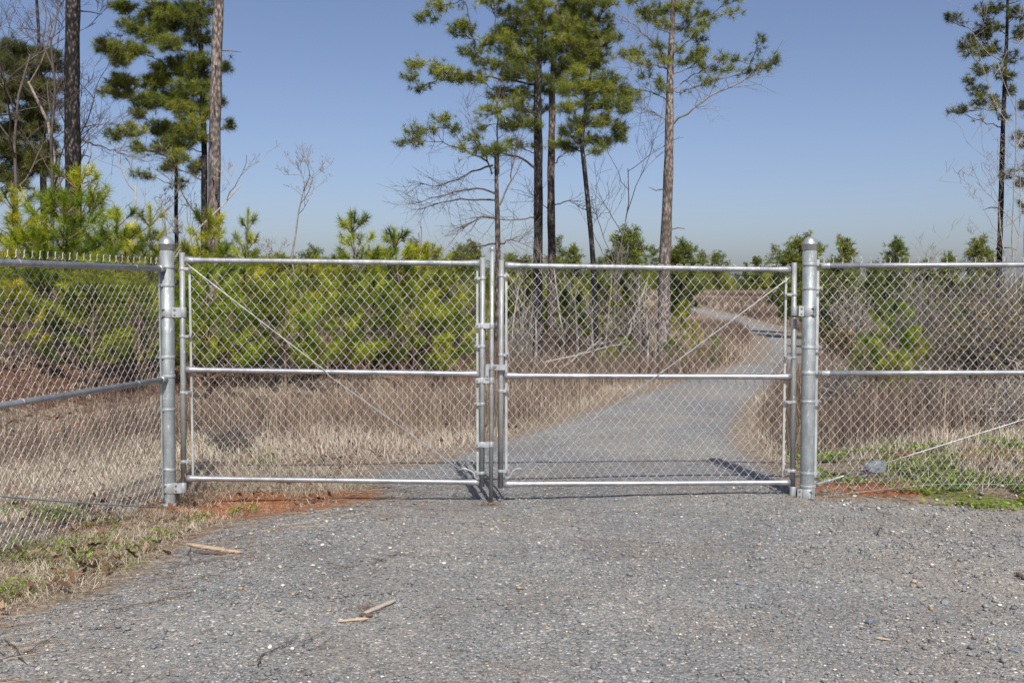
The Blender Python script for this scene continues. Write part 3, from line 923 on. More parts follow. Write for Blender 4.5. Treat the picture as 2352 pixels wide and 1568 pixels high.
# right
RD_ = np.array([1.0, 0.0, 0]); RN = np.array([0, 1.0, 0])
q0 = np.array([P(1858, 607, 7.74)[0], 7.74, 0.0])
fenceR = empty("chain_link_fence", (q0[0], q0[1], float(gz(q0[0], q0[1]))), "flat chain link fence panel right of the gate, with a sloping brace rod", "fence")
RL = 3.4
x_end = q0 + RD_ * RL
zs = []
for v0, v1 in ((610, 608), (857, 855.5)):
    a = P(1886, v0, 7.74); b = P(2352, v1, 7.74); b = a + (b - a) / (b[0] - a[0]) * (RL - (a[0] - q0[0]))
    zs.append((a, b))
    o = fence_part_rail("rail", a, b, 0.0203, fenceR, M['rail_bright'])
    for t in ((0.09, 0.55, 0.83) if v0 < 700 else (0.07, 0.52, 0.86)): wire_tie(o, a + (b - a) * t, 0.0203, RD_, RN)
mo = P(1884, 600, 7.74); zt = mo[2] - 0.004; mo[2] = 0; mo[1] += 0.026
chain_obj("mesh_panel", chain_link(mo, RD_, RN, RL - 0.12, P(1884, 1112, 7.74)[2] - 0.01, zt, 'twist', 0.0019, seed=9), fenceR)
a, b = P(1882, 596, 7.74), P(1873, 1110, 7.74)
mb = MB(); mb.box((a + b) / 2 + RN * 0.02, (0.020, 0.006, abs(a[2] - b[2])), np.array(Matrix.Rotation(math.atan2(b[0] - a[0], a[2] - b[2]), 3, 'Y'))); mb.build("tension_bar", M['bar'], fenceR)
a, b = P(1876, 1112, 7.71), P(2352, 963, 7.71); b = a + (b - a) * 1.7
mb = MB(); mb.tube([a + (b - a) * t for t in (0.05, 0.3, 0.6, 1)], 0.0046, 8); br = mb.build("brace_rod", M['rail_bright'], fenceR)
d_ = (b - a) / np.linalg.norm(b - a)
mb = MB(); mb.lathe(a, [(0.0001, 0), (0.0125, 0.003), (0.0125, 0.09), (0.017, 0.094), (0.017, 0.105), (0.008, 0.108), (0.008, 0.22)], 12, d_); mb.build("turnbuckle", M['fitting'], br)
mb = MB(); mb.tube([P(u, v, 7.745) for u, v in ((1868, 1143), (1890, 1140), (1960, 1131), (2040, 1122), (2120, 1114), (2160, 1111), (2230, 1111.5), (2352, 1112), (2550, 1111))], 0.0019, 6)
mb.build("tension_wire", M['pipe'], fenceR)
mb = MB(); mb.tube([x_end - UP * 0.2, x_end + UP * 1.95], 0.03, 20); mb.build("line_post", M['post'], fenceR)
# ------------------------------------------------------------------ foliage builders
def needles(C, D, n, length, width, rng, bias=0.6, spread=0.0, T=None):
    """C (m,3) tuft centres, D (m,3) tuft directions; n needles each; returns V, F, tint"""
    m = len(C)
    C = np.repeat(C, n, 0); D = np.repeat(D, n, 0)
    u = rng.normal(size=(m * n, 3)); u /= np.linalg.norm(u, axis=1, keepdims=True)
    d = D * bias + u; d /= np.maximum(np.linalg.norm(d, axis=1, keepdims=True), 1e-6)
    L = length * rng.uniform(0.65, 1.15, (m * n, 1))
    w = rng.normal(size=(m * n, 3)); w -= (w * d).sum(1, keepdims=True) * d
    w /= np.maximum(np.linalg.norm(w, axis=1, keepdims=True), 1e-6)
    w *= width / 2
    B = C + rng.normal(size=(m * n, 3)) * spread
    sag = np.zeros_like(d); sag[:, 2] = -0.12 * L[:, 0]
    V = np.stack([B - w, B + w, B + d * L + sag], 1).reshape(-1, 3)
    F = np.arange(m * n * 3).reshape(-1, 3)
    t = np.repeat(rng.uniform(0.2, 0.8, m) if T is None else np.asarray(T) + rng.normal(0, 0.06, m), n) + rng.normal(0, 0.10, m * n)
    return V, F, np.repeat(np.clip(t, 0, 1), 3)

def unit(v):
    v = np.asarray(v, float); return v / max(np.linalg.norm(v), 1e-9)

def bez(a, b, c, n):
    t = np.linspace(0, 1, n)[:, None]
    return (1 - t) ** 2 * a + 2 * t * (1 - t) * b + t * t * c

# ------------------------------------------------------------------ young pines
def young_pine_mesh(H, seed, width=1.0, dens=1.0, needle=0.17, nw=0.0085, mat='needle_young'):
    rng = np.random.default_rng(seed)
    tb = TB(); lean = rng.normal(0, 0.03, 2)
    def stem(z): return np.array([lean[0] * z + 0.02 * math.sin(z * 2 + seed), lean[1] * z, z])
    zs = np.linspace(0, H, 9)
    tb.tube([stem(z) for z in zs], 0.028 * (1 - 0.85 * zs / H) * (H / 2.5), 6, 0.4)
    NC = []; ND = []; NT = []
    tops = np.linspace(H * 0.8, H, int(34 * dens))
    for z in tops: NC.append(stem(z)); ND.append(np.array([0, 0, 1.0])); NT.append(0.62)
    z = 0.16 * H
    while z < H * 0.97:
        rel = z / H
        nb = rng.integers(4, 7)
        a0 = rng.uniform(0, 6.28)
        Lb = width * (0.75 * (1 - rel) ** 0.75 + 0.16) * (0.5 + 0.5 * min(1, (rel + 0.1) / 0.25)) * H / 2.5
        for k in range(nb):
            az = a0 + k * 6.283 / nb + rng.normal(0, 0.25)
            L = Lb * rng.uniform(0.7, 1.15)
            el0 = rng.uniform(0.15, 0.5) + 0.35 * rel
            hd = np.array([math.cos(az), math.sin(az), 0])
            a = stem(z)
            b = a + hd * L * 0.6 * math.cos(el0) + UP * L * 0.6 * math.sin(el0)
            c = a + hd * L * 0.88 + UP * (L * (math.sin(el0) + 0.35))
            p = bez(a, b, c, 6)
            tb.tube(p, np.linspace(0.010, 0.004, 6) * H / 2.5, 4, 0.55)
            bt = rng.uniform(0.12, 0.95)
            def brush(p, start, step=0.026):
                q = bez(p[0], p[1], p[2], 40); seg = np.linalg.norm(np.diff(q, axis=0), axis=1).sum()
                m = max(3, int(seg * (1 - start) / step * dens))
                for t in np.linspace(start, 1.0, m):
                    x = (1 - t) ** 2 * p[0] + 2 * t * (1 - t) * p[1] + t * t * p[2]
                    d = unit(2 * (1 - t) * (p[1] - p[0]) + 2 * t * (p[2] - p[1]))
                    NC.append(x); ND.append(d); NT.append(bt)
            brush((a, b, c), 0.55)
            for s in range(rng.integers(1, 4)):
                t = rng.uniform(0.4, 0.85); x = (1 - t) ** 2 * a + 2 * t * (1 - t) * b + t * t * c
                az2 = az + rng.choice([-1, 1]) * rng.uniform(0.5, 1.0)
                l2 = L * rng.uniform(0.25, 0.45)
                d2 = np.array([math.cos(az2), math.sin(az2), 0.0])
                b2 = x + d2 * l2 * 0.6; c2 = x + d2 * l2 * 0.85 + UP * l2 * 0.6
                tb.tube(bez(x, b2, c2, 4), np.linspace(0.005, 0.003, 4), 4, 0.6)
                brush((x, b2, c2), 0.25)
        z += rng.uniform(0.25, 0.42) * (H / 2.5) ** 0.6
    V, F, t = needles(np.array(NC), np.array(ND), 11, needle, nw, rng, 1.0, 0.006, NT)
    # old needles low inside the tree are browner
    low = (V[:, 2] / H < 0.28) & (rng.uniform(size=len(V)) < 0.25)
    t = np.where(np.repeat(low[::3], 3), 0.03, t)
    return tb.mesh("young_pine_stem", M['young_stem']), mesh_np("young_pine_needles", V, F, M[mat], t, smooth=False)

YP = [young_pine_mesh(2.5, s, w, d) for s, w, d in ((1, 1.0, 1.0), (2, 1.15, 0.95), (3, 0.85, 1.0), (4, 1.05, 1.1), (5, 0.75, 0.8))]

def put_tree(name, parts, X, Y, s, rz, label, cat, group=None, z=None, sink=0.03, sz=1.0, tilt=(0, 0)):
    o = bpy.data.objects.new(name, None); o.empty_display_size = 0.1
    o.location = (X, Y, (float(gz(X, Y)) if z is None else z) - sink)
    o.rotation_euler = (tilt[0], tilt[1], rz); o.scale = (s, s, s * sz)
    COL.objects.link(o)
    tag(o, label, cat, group)
    for nme, me in parts:
        c = bpy.data.objects.new(nme, me); c.parent = o; COL.objects.link(c)
    return o

def young(u, vtop, Y, label, var=None, wide=1.0, group="young pines growing behind the fence and gate"):
    top = P(u, vtop, Y)
    g = float(gz(top[0], Y))
    H = max(0.5, top[2] - g)
    k = (var if var is not None else RNG.integers(0, 5))
    s = H / 2.5
    sw = s * wide
    st, nm = YP[k]
    return put_tree("young_pine", (("trunk", st), ("crown", nm)), top[0], Y, sw, RNG.uniform(0, 6.28), label, "young pine", group, sz=s / sw)

ylist = [
 # behind the left fence panel, left to right
 (28, 432, 13.0, "tall full young pine at the far left edge behind the left fence panel", 0, 1.15),
 (152, 436, 12.6, "bright yellow young pine in front of the dark bare trunk, behind the left fence", 3, 1.05),
 (185, 385, 16.5, "darker tall young pine partly hidden behind the bright yellow one at left", 1, 1.0),
 (262, 478, 13.4, "young pine between the bright yellow pine and the left gate post", 1, 1.0),
 (332, 470, 15.2, "slim young pine just left of the left gate post, reaching above the post cap", 4, 1.0),
 (92, 520, 12.2, "low bushy young pine between the two tallest saplings behind the left fence", 3, 1.25),
 (205, 580, 11.9, "short young pine low behind the middle of the left fence panel", 2, 1.3),
 (20, 640, 11.6, "small young pine low at the left edge behind the fence mesh", 1, 1.3),
 (312, 600, 12.4, "short bushy young pine low behind the left gate post", 0, 1.3),
 (380, 560, 14.6, "young pine directly behind the domed cap of the left gate post", 2, 1.2),
 (120, 560, 14.8, "shaded young pine in the second row behind the left fence", 0, 1.2),
 (255, 545, 15.6, "shaded young pine deep in the thicket left of the left gate post", 3, 1.2),
 # behind the left gate leaf
 (455, 478, 14.4, "slender tall young pine with a yellow leader right of the left gate post", 2, 0.95),
 (512, 560, 14.0, "bushy young pine just right of the pale bare trunk", 0, 1.15),
 (562, 478, 15.0, "thin young pine with a needle-like leader standing above the left gate leaf", 4, 0.72),
 (470, 610, 12.9, "low yellow young pine behind the hinge end of the left gate leaf", 3, 1.3),
 (560, 615, 13.6, "low bushy young pine behind the upper left part of the left leaf", 1, 1.25),
 (625, 590, 15.4, "young pine under the pale bare tree behind the left leaf", 0, 1.1),
 (650, 640, 13.9, "low young pine crossed by the diagonal rod of the left leaf", 3, 1.3),
 (705, 598, 16.2, "young pine at the foot of the leafless tree above the left leaf", 1, 1.15),
 (752, 640, 14.6, "dense low young pine behind the middle of the left leaf", 0, 1.3),
 (790, 585, 17.0, "young pine just left of the one with a tall clear leader", 3, 1.1),
 (836, 486, 16.0, "young pine with a tall clear leader rising above the left gate leaf", 2, 0.9),
 (845, 640, 15.2, "wide yellow young pine low below the one with the clear leader", 1, 1.3),
 (895, 565, 17.4, "young pine between the two that stand highest above the left leaf", 0, 1.0),
 (925, 522, 16.8, "pointed young pine second highest above the left gate leaf", 2, 1.05),
 (945, 645, 15.8, "low yellow young pine behind the right half of the left leaf", 3, 1.3),
 (985, 556, 17.6, "full round young pine right of the pointed one above the left leaf", 3, 1.15),
 (1040, 620, 17.8, "young pine behind the latch end of the left leaf", 0, 1.15),
 (1020, 700, 16.2, "knee-high young pine beside the dull red bush", 1, 1.4),
 (1090, 640, 18.6, "sparse young pine behind the upper straps of the drop rod", 4, 1.0),
 # centre and right
 (1185, 630, 23.0, "green young pine left of the dark trunk behind the right leaf", 1, 1.3),
 (1300, 640, 24.5, "green young pine between the slim trunk and the leaning trunk", 0, 1.3),
 (1385, 650, 26.0, "green young pine in the thicket of grey stems", 3, 1.3),
 (1445, 770, 21.0, "small yellow green pine low among the grey stems", 2, 1.5),
 (1395, 795, 19.8, "lowest small green pine at the edge of the grey thicket", 3, 1.6),
 (1562, 690, 22.5, "sparse young pine hugging the right side of the big pale trunk", 4, 1.1),
 (1600, 735, 21.5, "thin little pine second from the big pale trunk by the road", 4, 0.9),
 (1645, 752, 21.0, "thin little pine third from the big pale trunk by the road", 4, 0.8),
 (1540, 770, 20.4, "small leafy green pine at the foot of the big pale trunk", 1, 1.3),
 # right of the right post
 (2045, 690, 13.2, "bright green young pine standing alone behind the right fence panel", 3, 0.9),
 (1995, 775, 13.0, "small green pine on the left flank of the lone bright pine", 1, 1.25),
 (2105, 745, 13.6, "small green pine on the right flank of the lone bright pine", 0, 1.1),
 (2060, 800, 12.6, "lowest small pine in front of the lone bright pine, right fence", 2, 1.5),
]
for (u, vt, Y, lab, var, wd) in ylist: young(u, vt, Y, lab, var, wd)

# ------------------------------------------------------------------ tall pines
def tall_pine(label, Y, trunk, clumps, bark='bark', mat='needle_tall', seed=0, limb_k=1.0, stubs=0, bare=(), tuft=0.155, nper=24, nw=0.0075, dens=1.0, cat="pine tree", above=0):
    """trunk: (u, v, width) down to up in picture units at depth Y; clumps: (u, v, ru, rv)"""
    rng = np.random.default_rng(seed)
    k = Y / FPX
    pts = [P(u, v, Y) for u, v, w in trunk]; rad = [w * k / 2 for u, v, w in trunk]
    g = float(gz(pts[0][0], Y))
    d0 = unit(pts[0] - pts[1])
    if pts[0][2] > g:
        pts.insert(0, np.array([pts[0][0] + d0[0] * 0.3, Y, g - 0.1])); rad.insert(0, rad[0] * 1.12)
    base = np.array([pts[0][0], Y, g])
    root = empty("pine_tree", base, label, cat)
    pts = np.array(pts); rad = np.array(rad)
    # resample
    s = np.concatenate([[0], np.cumsum(np.linalg.norm(np.diff(pts, axis=0), axis=1))])
    n = max(14, int(s[-1] / 0.35)); ss = np.linspace(0, s[-1], n)
    tp = np.stack([np.interp(ss, s, pts[:, i]) for i in range(3)], 1); tr = np.interp(ss, s, rad)
    wob = rng.normal(0, 0.012, (n, 2)).cumsum(0) * 0.35; wob -= np.linspace(0, 1, n)[:, None] * wob[-1]
    tp[:, :2] += wob
    tr = tr * (1 + 0.05 * np.sin(ss * 5.1 + seed) + rng.normal(0, 0.015, n))
    tb = TB(); tb.tube(tp, tr, 14, 0.5)
    def trunk_at(z):
        i = np.interp(z, tp[:, 2], np.arange(n)); 
        return np.array([np.interp(i, np.arange(n), tp[:, c]) for c in range(3)]), np.interp(i, np.arange(n), tr)
    lb = TB(); NC = []; ND = []; NT = []
    ztop = tp[-1, 2]
    limbs = []
    clumps = sorted(clumps, key=lambda q: abs(q[0] - np.interp(q[1], [t[1] for t in trunk][::-1], [t[0] for t in trunk][::-1])))
    for (u, v, ru, rv) in clumps:
        c = P(u, v, Y); dd = abs(u - np.interp(v, [t[1] for t in trunk][::-1], [t[0] for t in trunk][::-1])) * k
        c[1] += rng.normal(0, 1) * min(0.25 + 0.45 * dd, 1.3) * 0.6
        c[0] *= c[1] / Y if False else 1.0
        hd = math.hypot(c[0] - trunk_at(c[2])[0][0], c[1] - Y)
        za = min(c[2] - 0.1 - hd * rng.uniform(0.12, 0.38), ztop - 0.05)
        a, ra = trunk_at(za)
        if limbs:
            A = np.vstack(limbs); dA = np.linalg.norm(A - c, axis=1) + 2.0 * np.maximum(A[:, 2] - c[2], 0); hA = np.hypot(A[:, 0] - a[0], A[:, 1] - a[1])
            dA = np.where(hA < hd - 0.15, dA, 99); j = int(np.argmin(dA))
            if dA[j] < 0.75 * hd and dA[j] < 1.2: a = A[j]; ra = 0.016; hd = float(dA[j])
        mid = (a + c) / 2 + UP * rng.uniform(-0.1, 0.16) * hd + np.array([0, rng.normal(0, 0.1) * hd, 0])
        r0 = min(0.008 + 0.009 * hd, ra * 0.6) * limb_k
        q = bez(a, mid, c, 10)
        q[1:-1] += rng.normal(0, 0.02, (8, 3)) * min(1, hd)
        lb.tube(q, np.linspace(r0, 0.005, 10), 6, rng.uniform(0.2, 0.6)); limbs.append(q[4:])
        R = np.array([ru * k * 1.1, max(ru * k * 0.8, 0.2), rv * k])
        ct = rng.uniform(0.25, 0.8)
        m = max(5, int(ru * rv * 0.046 * dens * (k / 0.0096) ** 1.3))
        for _ in range(m):
            x = rng.normal(size=3); x = x / np.linalg.norm(x) * rng.uniform(0.25, 1.0) ** 0.6
            e = c + x * R
            st = q[rng.integers(5, 10)]
            dv = e - st
            if rng.uniform() < 0.7: lb.tube(bez(st, st + dv * 0.5 - UP * 0.05, e, 4), [0.006, 0.005, 0.004, 0.003], 4, rng.uniform(0.2, 0.6))
            d = unit(unit(dv) * 0.6 + UP * 0.55)
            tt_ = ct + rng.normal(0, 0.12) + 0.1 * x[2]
            NC.append(e); ND.append(d); NT.append(tt_)
            NC.append(e - d * 0.05); ND.append(d); NT.append(tt_)
        for _ in range(int(3 + hd * 4 * dens)):
            i = rng.integers(4, 10); e = q[i] + rng.normal(0, 0.10, 3) + UP * 0.06
            NC.append(e); ND.append(unit(UP * 0.6 + unit(c - a) * 0.6)); NT.append(ct + rng.normal(0, 0.15))
    for (pp, r0) in bare:
        q = np.array([P(u, v, Y + dy) for u, v, dy in pp])
        t = np.linspace(0, 1, len(q)); tt = np.linspace(0, 1, 12)
        q = np.stack([np.interp(tt, t, q[:, i]) for i in range(3)], 1)
        q[1:] += rng.normal(0, 0.012, (11, 3))
        lb.tube(q, np.linspace(r0, 0.005, 12), 6, rng.uniform(0.3, 0.9))
        for _ in range(int(len(pp) * 5)):
            i = rng.integers(3, 12); L = rng.uniform(0.2, 0.75)
            d = unit(unit(q[-1] - q[0]) + rng.normal(0, 0.7, 3))
            x2 = q[i] + d * L * 0.5; x3 = q[i] + d * L + UP * rng.uniform(-0.1, 0.15)
            lb.tube([q[i], x2, x3], [0.005, 0.0035, 0.002], 4, rng.uniform(0.3, 0.9))
            for _k in range(3):
                o_ = rng.normal(0, 0.16, 3) + d * 0.14; st_ = x2 if _k % 2 else (x2 + x3) / 2
                lb.tube([st_, st_ + o_ * 0.5, st_ + o_], [0.0028, 0.0022, 0.0016], 3, rng.uniform(0.3, 0.9))
    for _ in range(stubs):
        z = rng.uniform(base[2] + 2.0, ztop - 0.5); a, ra = trunk_at(z); az = rng.uniform(0, 6.28); L = rng.uniform(0.08, 0.5)
        d = np.array([math.cos(az), math.sin(az), rng.uniform(-0.3, 0.5)])
        lb.tube([a, a + d * (ra + L * 0.5), a + d * (ra + L) + UP * rng.uniform(-0.1, 0.1)], [0.018, 0.012, 0.005], 5, 0.3)
    V = np.vstack(tb.V + lb.V) - base; F = np.vstack(tb.F + [f + tb.n for f in lb.F])
    nf = sum(len(f) for f in tb.F)
    obj("trunk", mesh_np("pine_trunk", V, F, [M[bark], M['twig_dark'] if bark != 'bark_pale' else M['twig_grey']], np.concatenate(tb.T + lb.T), fmat=(np.arange(len(F)) >= nf).astype(np.int32)), root)
    if NC:
        V, F, t = needles(np.array(NC), np.array(ND), nper, tuft, nw, rng, 0.55, 0.012, NT)
        obj("crown", mesh_np("pine_crown", V - base, F, M[mat], t, smooth=False), root)
    return root

def cl(lst, ru=36, rv=20): return [tuple(x) + ((ru, rv) if len(x) == 2 else ()) for x in lst]

# left group
tall_pine("dark thick bare pine trunk rising behind the bright yellow young pine at left", 18.5,
    [(166, 860, 38), (166, 420, 35), (165, 200, 34), (167, 0, 31), (170, -250, 27)], cl([(120, -180), (220, -200), (170, -240), (250, -150), (80, -230)]), bark='bark_dark', seed=11, stubs=6,
    bare=[([(178, 318, 0), (230, 335, 0.3), (280, 355, 0.6)], 0.022)])
tall_pine("pale reddish bare pine trunk right of the leafy pine on the left", 19.5,
    [(492, 850, 31), (490, 540, 28), (493, 330, 27), (497, 150, 25), (503, 0, 22), (510, -260, 17)], cl([(480, -200), (560, -180), (520, -240), (440, -150), (610, -140)]), bark='bark_pale', seed=12, stubs=9)
C_cl = cl([(290, 15, 30, 16), (335, 25), (380, 55), (425, 25), (462, 15), (305, 62, 34, 18), (352, 85), (400, 108), (448, 85), (280, 18, 26, 12), (332, 122, 24, 14), (400, 45), (360, 15), (440, 50),
    (236, 92, 22, 18), (262, 120, 28, 16), (302, 128), (334, 155), (382, 150), (432, 160), (472, 140), (300, 150, 26, 16), (250, 105, 20, 12), (412, 130),
    (212, 190, 22, 13), (248, 200, 28, 15), (292, 188), (330, 208), (380, 200), (430, 200), (470, 205), (345, 180), (270, 190, 20, 12), (398, 228), (450, 175),
    (360, 240), (420, 250), (462, 240), (318, 258, 24, 14), (352, 288), (392, 295), (440, 285), (335, 310, 30, 16), (375, 335, 34, 16), (410, 325), (460, 310), (300, 325, 22, 14), (420, 365, 28, 16), (395, 385, 20, 14), (350, 350, 20, 12), (450, 380, 20, 20),
    (520, 157, 24, 12), (514, 240, 20, 14), (510, 275, 14, 12), (480, 260, 16, 14)])
tall_pine("full dark green leafy pine between the two bare trunks on the left", 21.0,
    [(468, 845, 17), (468, 500, 15), (466, 330, 13), (462, 150, 12), (455, 40, 9), (450, -150, 5)], C_cl + cl([(400, -30), (450, -60), (330, -20), (480, -30), (420, -100), (460, -140), (380, -70)]), bark='bark_dark', seed=13, dens=1.55)
tall_pine("slim crooked pine with a few low tufts, left of the leafy pine's trunk", 21.6,
    [(406, 850, 10), (405, 540, 9), (405, 400, 8), (402, 320, 6)], cl([(330, 400, 24, 8), (352, 408, 22, 8), (395, 425, 16, 9), (428, 418, 18, 7), (400, 330, 24, 14), (380, 345, 20, 10)]), bark='bark_dark', seed=14, stubs=4, nper=20,
    bare=[([(404, 380, 0), (370, 352, -0.2), (335, 345, -0.4)], 0.02)])
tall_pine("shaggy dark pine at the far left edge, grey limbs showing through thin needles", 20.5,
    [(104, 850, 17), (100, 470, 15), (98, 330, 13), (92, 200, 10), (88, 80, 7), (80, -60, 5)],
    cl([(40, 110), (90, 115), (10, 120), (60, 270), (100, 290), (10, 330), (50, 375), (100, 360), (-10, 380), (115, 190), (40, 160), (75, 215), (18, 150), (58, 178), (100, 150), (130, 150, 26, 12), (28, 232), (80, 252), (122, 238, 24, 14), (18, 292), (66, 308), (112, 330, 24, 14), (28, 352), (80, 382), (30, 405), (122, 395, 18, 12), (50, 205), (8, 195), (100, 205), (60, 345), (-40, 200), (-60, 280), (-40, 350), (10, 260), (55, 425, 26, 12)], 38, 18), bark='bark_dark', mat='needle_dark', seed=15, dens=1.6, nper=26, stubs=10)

# centre group
E_cl = cl([(985, 42, 30, 14), (1010, 32, 28, 13), (1050, 52, 34, 17), (1085, 80, 26, 14), (1110, 78, 30, 14), (1145, 96, 30, 16), (1165, 120, 30, 18), (1130, 20), (1175, 28), (1060, 5, 26, 10), (1150, 50, 26, 14), (1215, 40), (1200, 90), (1235, 15),
    (938, 165, 22, 14), (960, 158, 24, 16), (1003, 158, 18, 22), (1040, 148, 32, 14), (1085, 135, 30, 16), (1120, 150, 34, 16), (1020, 172, 22, 12), (1100, 185, 30, 16), (1150, 150, 26, 14), (1180, 170), (960, 195, 28, 8), (1040, 185, 26, 10), (1200, 130),
    (1165, 205, 34, 16), (1205, 210, 30, 18), (1212, 250, 28, 18), (1180, 240, 30, 16), (1140, 215, 26, 14), (1225, 290, 22, 16), (1130, 275, 34, 14), (1165, 288, 30, 14), (1100, 288, 20, 10), (1190, 330, 24, 8), (1228, 335, 16, 8)])
tall_pine("darkest thick trunk of the central pine group, behind the right leaf", 21.5,
    [(1236, 848, 24), (1236, 600, 22), (1236, 340, 20), (1234, 200, 17), (1240, 80, 13), (1243, 0, 11), (1245, -140, 6)],
    E_cl + cl([(1180, 60), (1210, 140), (1245, 110), (1200, 175), (1160, 70), (1225, 70), (1245, 180), (1215, 10), (1190, 280), (1250, 40), (1200, -40), (1260, -60), (1150, -30), (1230, -110)]), bark='bark_dark', seed=21,
    bare=[([(1228, 385, 0), (1195, 362, -0.2), (1150, 350, -0.3), (1105, 345, -0.5)], 0.03), ([(1228, 500, 0), (1180, 505, -0.3), (1130, 500, -0.6)], 0.02), ([(1228, 595, 0), (1165, 600, 0.2), (1120, 612, 0.5)], 0.02)])
F_cl = cl([(1290, 60), (1330, 40), (1352, 92), (1388, 78, 26, 16), (1402, 102, 28, 12), (1378, 122), (1305, 112), (1285, 165), (1262, 205, 26, 18), (1320, 150, 30, 16), (1345, 130), (1300, 25), (1362, 15), (1395, 60, 20, 12), (1258, 105, 24, 18), (1272, 60), (1340, 10), (1400, 20, 20, 10), (1330, 172, 26, 14), (1375, 45),
    (1282, 330, 24, 10), (1300, 200, 24, 16), (1262, 130), (1250, 245, 20, 14)])
tall_pine("slimmer brown trunk just right of the darkest central pine", 22.3,
    [(1267, 848, 20), (1267, 600, 19), (1266, 400, 17), (1268, 280, 16), (1268, 200, 13), (1278, 80, 9), (1284, 0, 7), (1288, -100, 4)],
    F_cl + cl([(1320, 80), (1345, 70), (1300, 145), (1370, 100), (1285, 100), (1330, 110), (1310, 5), (1350, 150), (1300, -40), (1270, -60), (1330, -20)]), bark='bark', seed=22,
    bare=[([(1275, 470, 0), (1310, 462, 0.2), (1350, 485, 0.4)], 0.013), ([(1274, 375, 0), (1292, 355, -0.2), (1310, 345, -0.3)], 0.014), ([(1260, 480, 0), (1235, 455, -0.2), (1215, 440, -0.4)], 0.012)])
G_cl = cl([(1340, 200, 36, 18), (1392, 178, 34, 16), (1415, 200, 30, 18), (1442, 222, 28, 14), (1300, 215, 26, 16), (1352, 235, 34, 18), (1400, 235, 34, 18), (1430, 252, 26, 16), (1300, 255, 28, 16), (1340, 275, 34, 16), (1385, 275, 34, 16), (1425, 290, 24, 18), (1310, 300, 30, 18), (1350, 315, 34, 16), (1392, 318, 26, 14), (1432, 305, 16, 16), (1372, 345, 22, 10), (1300, 325, 24, 12), (1382, 205), (1330, 165, 26, 14), (1450, 208, 20, 10), (1360, 190), (1320, 335, 16, 8)])
tall_pine("thin leaning pine with the bright bushy crown in the central group", 20.1,
    [(1370, 845, 14), (1362, 620, 12.5), (1355, 520, 11.5), (1343, 400, 10.5), (1336, 330, 9.5), (1345, 240, 8), (1360, 150, 4)], G_cl, bark='bark_dark', seed=23, dens=1.2)
I_cl = cl([(912, 318, 14, 7), (938, 312, 26, 12), (952, 300, 22, 14), (985, 302, 20, 10), (1020, 290, 22, 12), (1040, 300, 22, 12), (1078, 318, 22, 10), (1105, 345, 26, 14), (1135, 350, 30, 14), (1150, 338, 24, 12), (1060, 345, 18, 10), (1175, 320, 18, 10)], 24, 12)
def I_bare():
    L = []
    for pp in [[(1132, 380, 0), (1090, 392, .2), (1040, 415, .4), (990, 430, .6), (955, 415, .8)], [(1138, 445, 0), (1100, 430, -.2), (1050, 440, -.5), (1000, 452, -.7), (950, 468, -.9)], [(1140, 460, 0), (1080, 458, .3), (1020, 462, .5), (965, 480, .8)],
               [(1142, 500, 0), (1105, 500, -.2), (1068, 520, -.4), (1040, 540, -.6)], [(1142, 560, 0), (1090, 565, .2), (1055, 595, .5)], [(1130, 400, 0), (1112, 350, .1), (1085, 300, .2), (1070, 230, .3)], [(1145, 400, 0), (1142, 300, 0), (1140, 240, -.2), (1155, 190, -.2)],
               [(1150, 560, 0), (1172, 550, .2), (1200, 558, .3)], [(1148, 470, 0), (1170, 420, .1), (1182, 370, .1), (1186, 320, .2)], [(1118, 370, 0), (1090, 355, -.2), (1030, 330, -.4), (960, 322, -.6)]]:
        L.append((pp, 0.022))
    return L
tall_pine("forked thin tree with long bare grey side branches left of the central pines", 20.8,
    [(1143, 845, 15), (1142, 600, 13), (1141, 470, 11), (1140, 400, 9), (1138, 355, 6)], I_cl, bark='bark', seed=24, bare=I_bare(), limb_k=0.9, nper=22)
H_cl = cl([(1450, 8, 26, 9), (1478, 20, 20, 9), (1505, 18), (1490, 42, 20, 10), (1570, 12), (1602, 35, 28, 12), (1622, 58, 26, 12), (1660, 15, 26, 10), (1700, 10, 20, 10), (1580, 55, 22, 12), (1528, 50, 20, 14),
    (1448, 118, 22, 15), (1472, 106, 20, 12), (1502, 112, 18, 10), (1522, 122, 14, 10), (1462, 138, 20, 9), (1492, 140, 18, 9), (1518, 150, 14, 9), (1560, 112, 18, 8), (1588, 90, 26, 10), (1615, 88, 18, 8), (1598, 120, 26, 12), (1575, 135, 20, 9), (1618, 108, 20, 9), (1640, 145, 20, 9), (1605, 150, 24, 9), (1660, 130, 18, 9), (1692, 140, 22, 8), (1712, 118, 18, 8), (1728, 110, 12, 8), (1640, 180, 14, 7), (1620, 190, 18, 8),
    (1478, 172, 18, 8), (1508, 185, 14, 8), (1512, 205, 12, 6), (1722, 165, 16, 6), (1748, 165, 16, 8), (1765, 150, 14, 10), (1778, 122, 12, 10)])
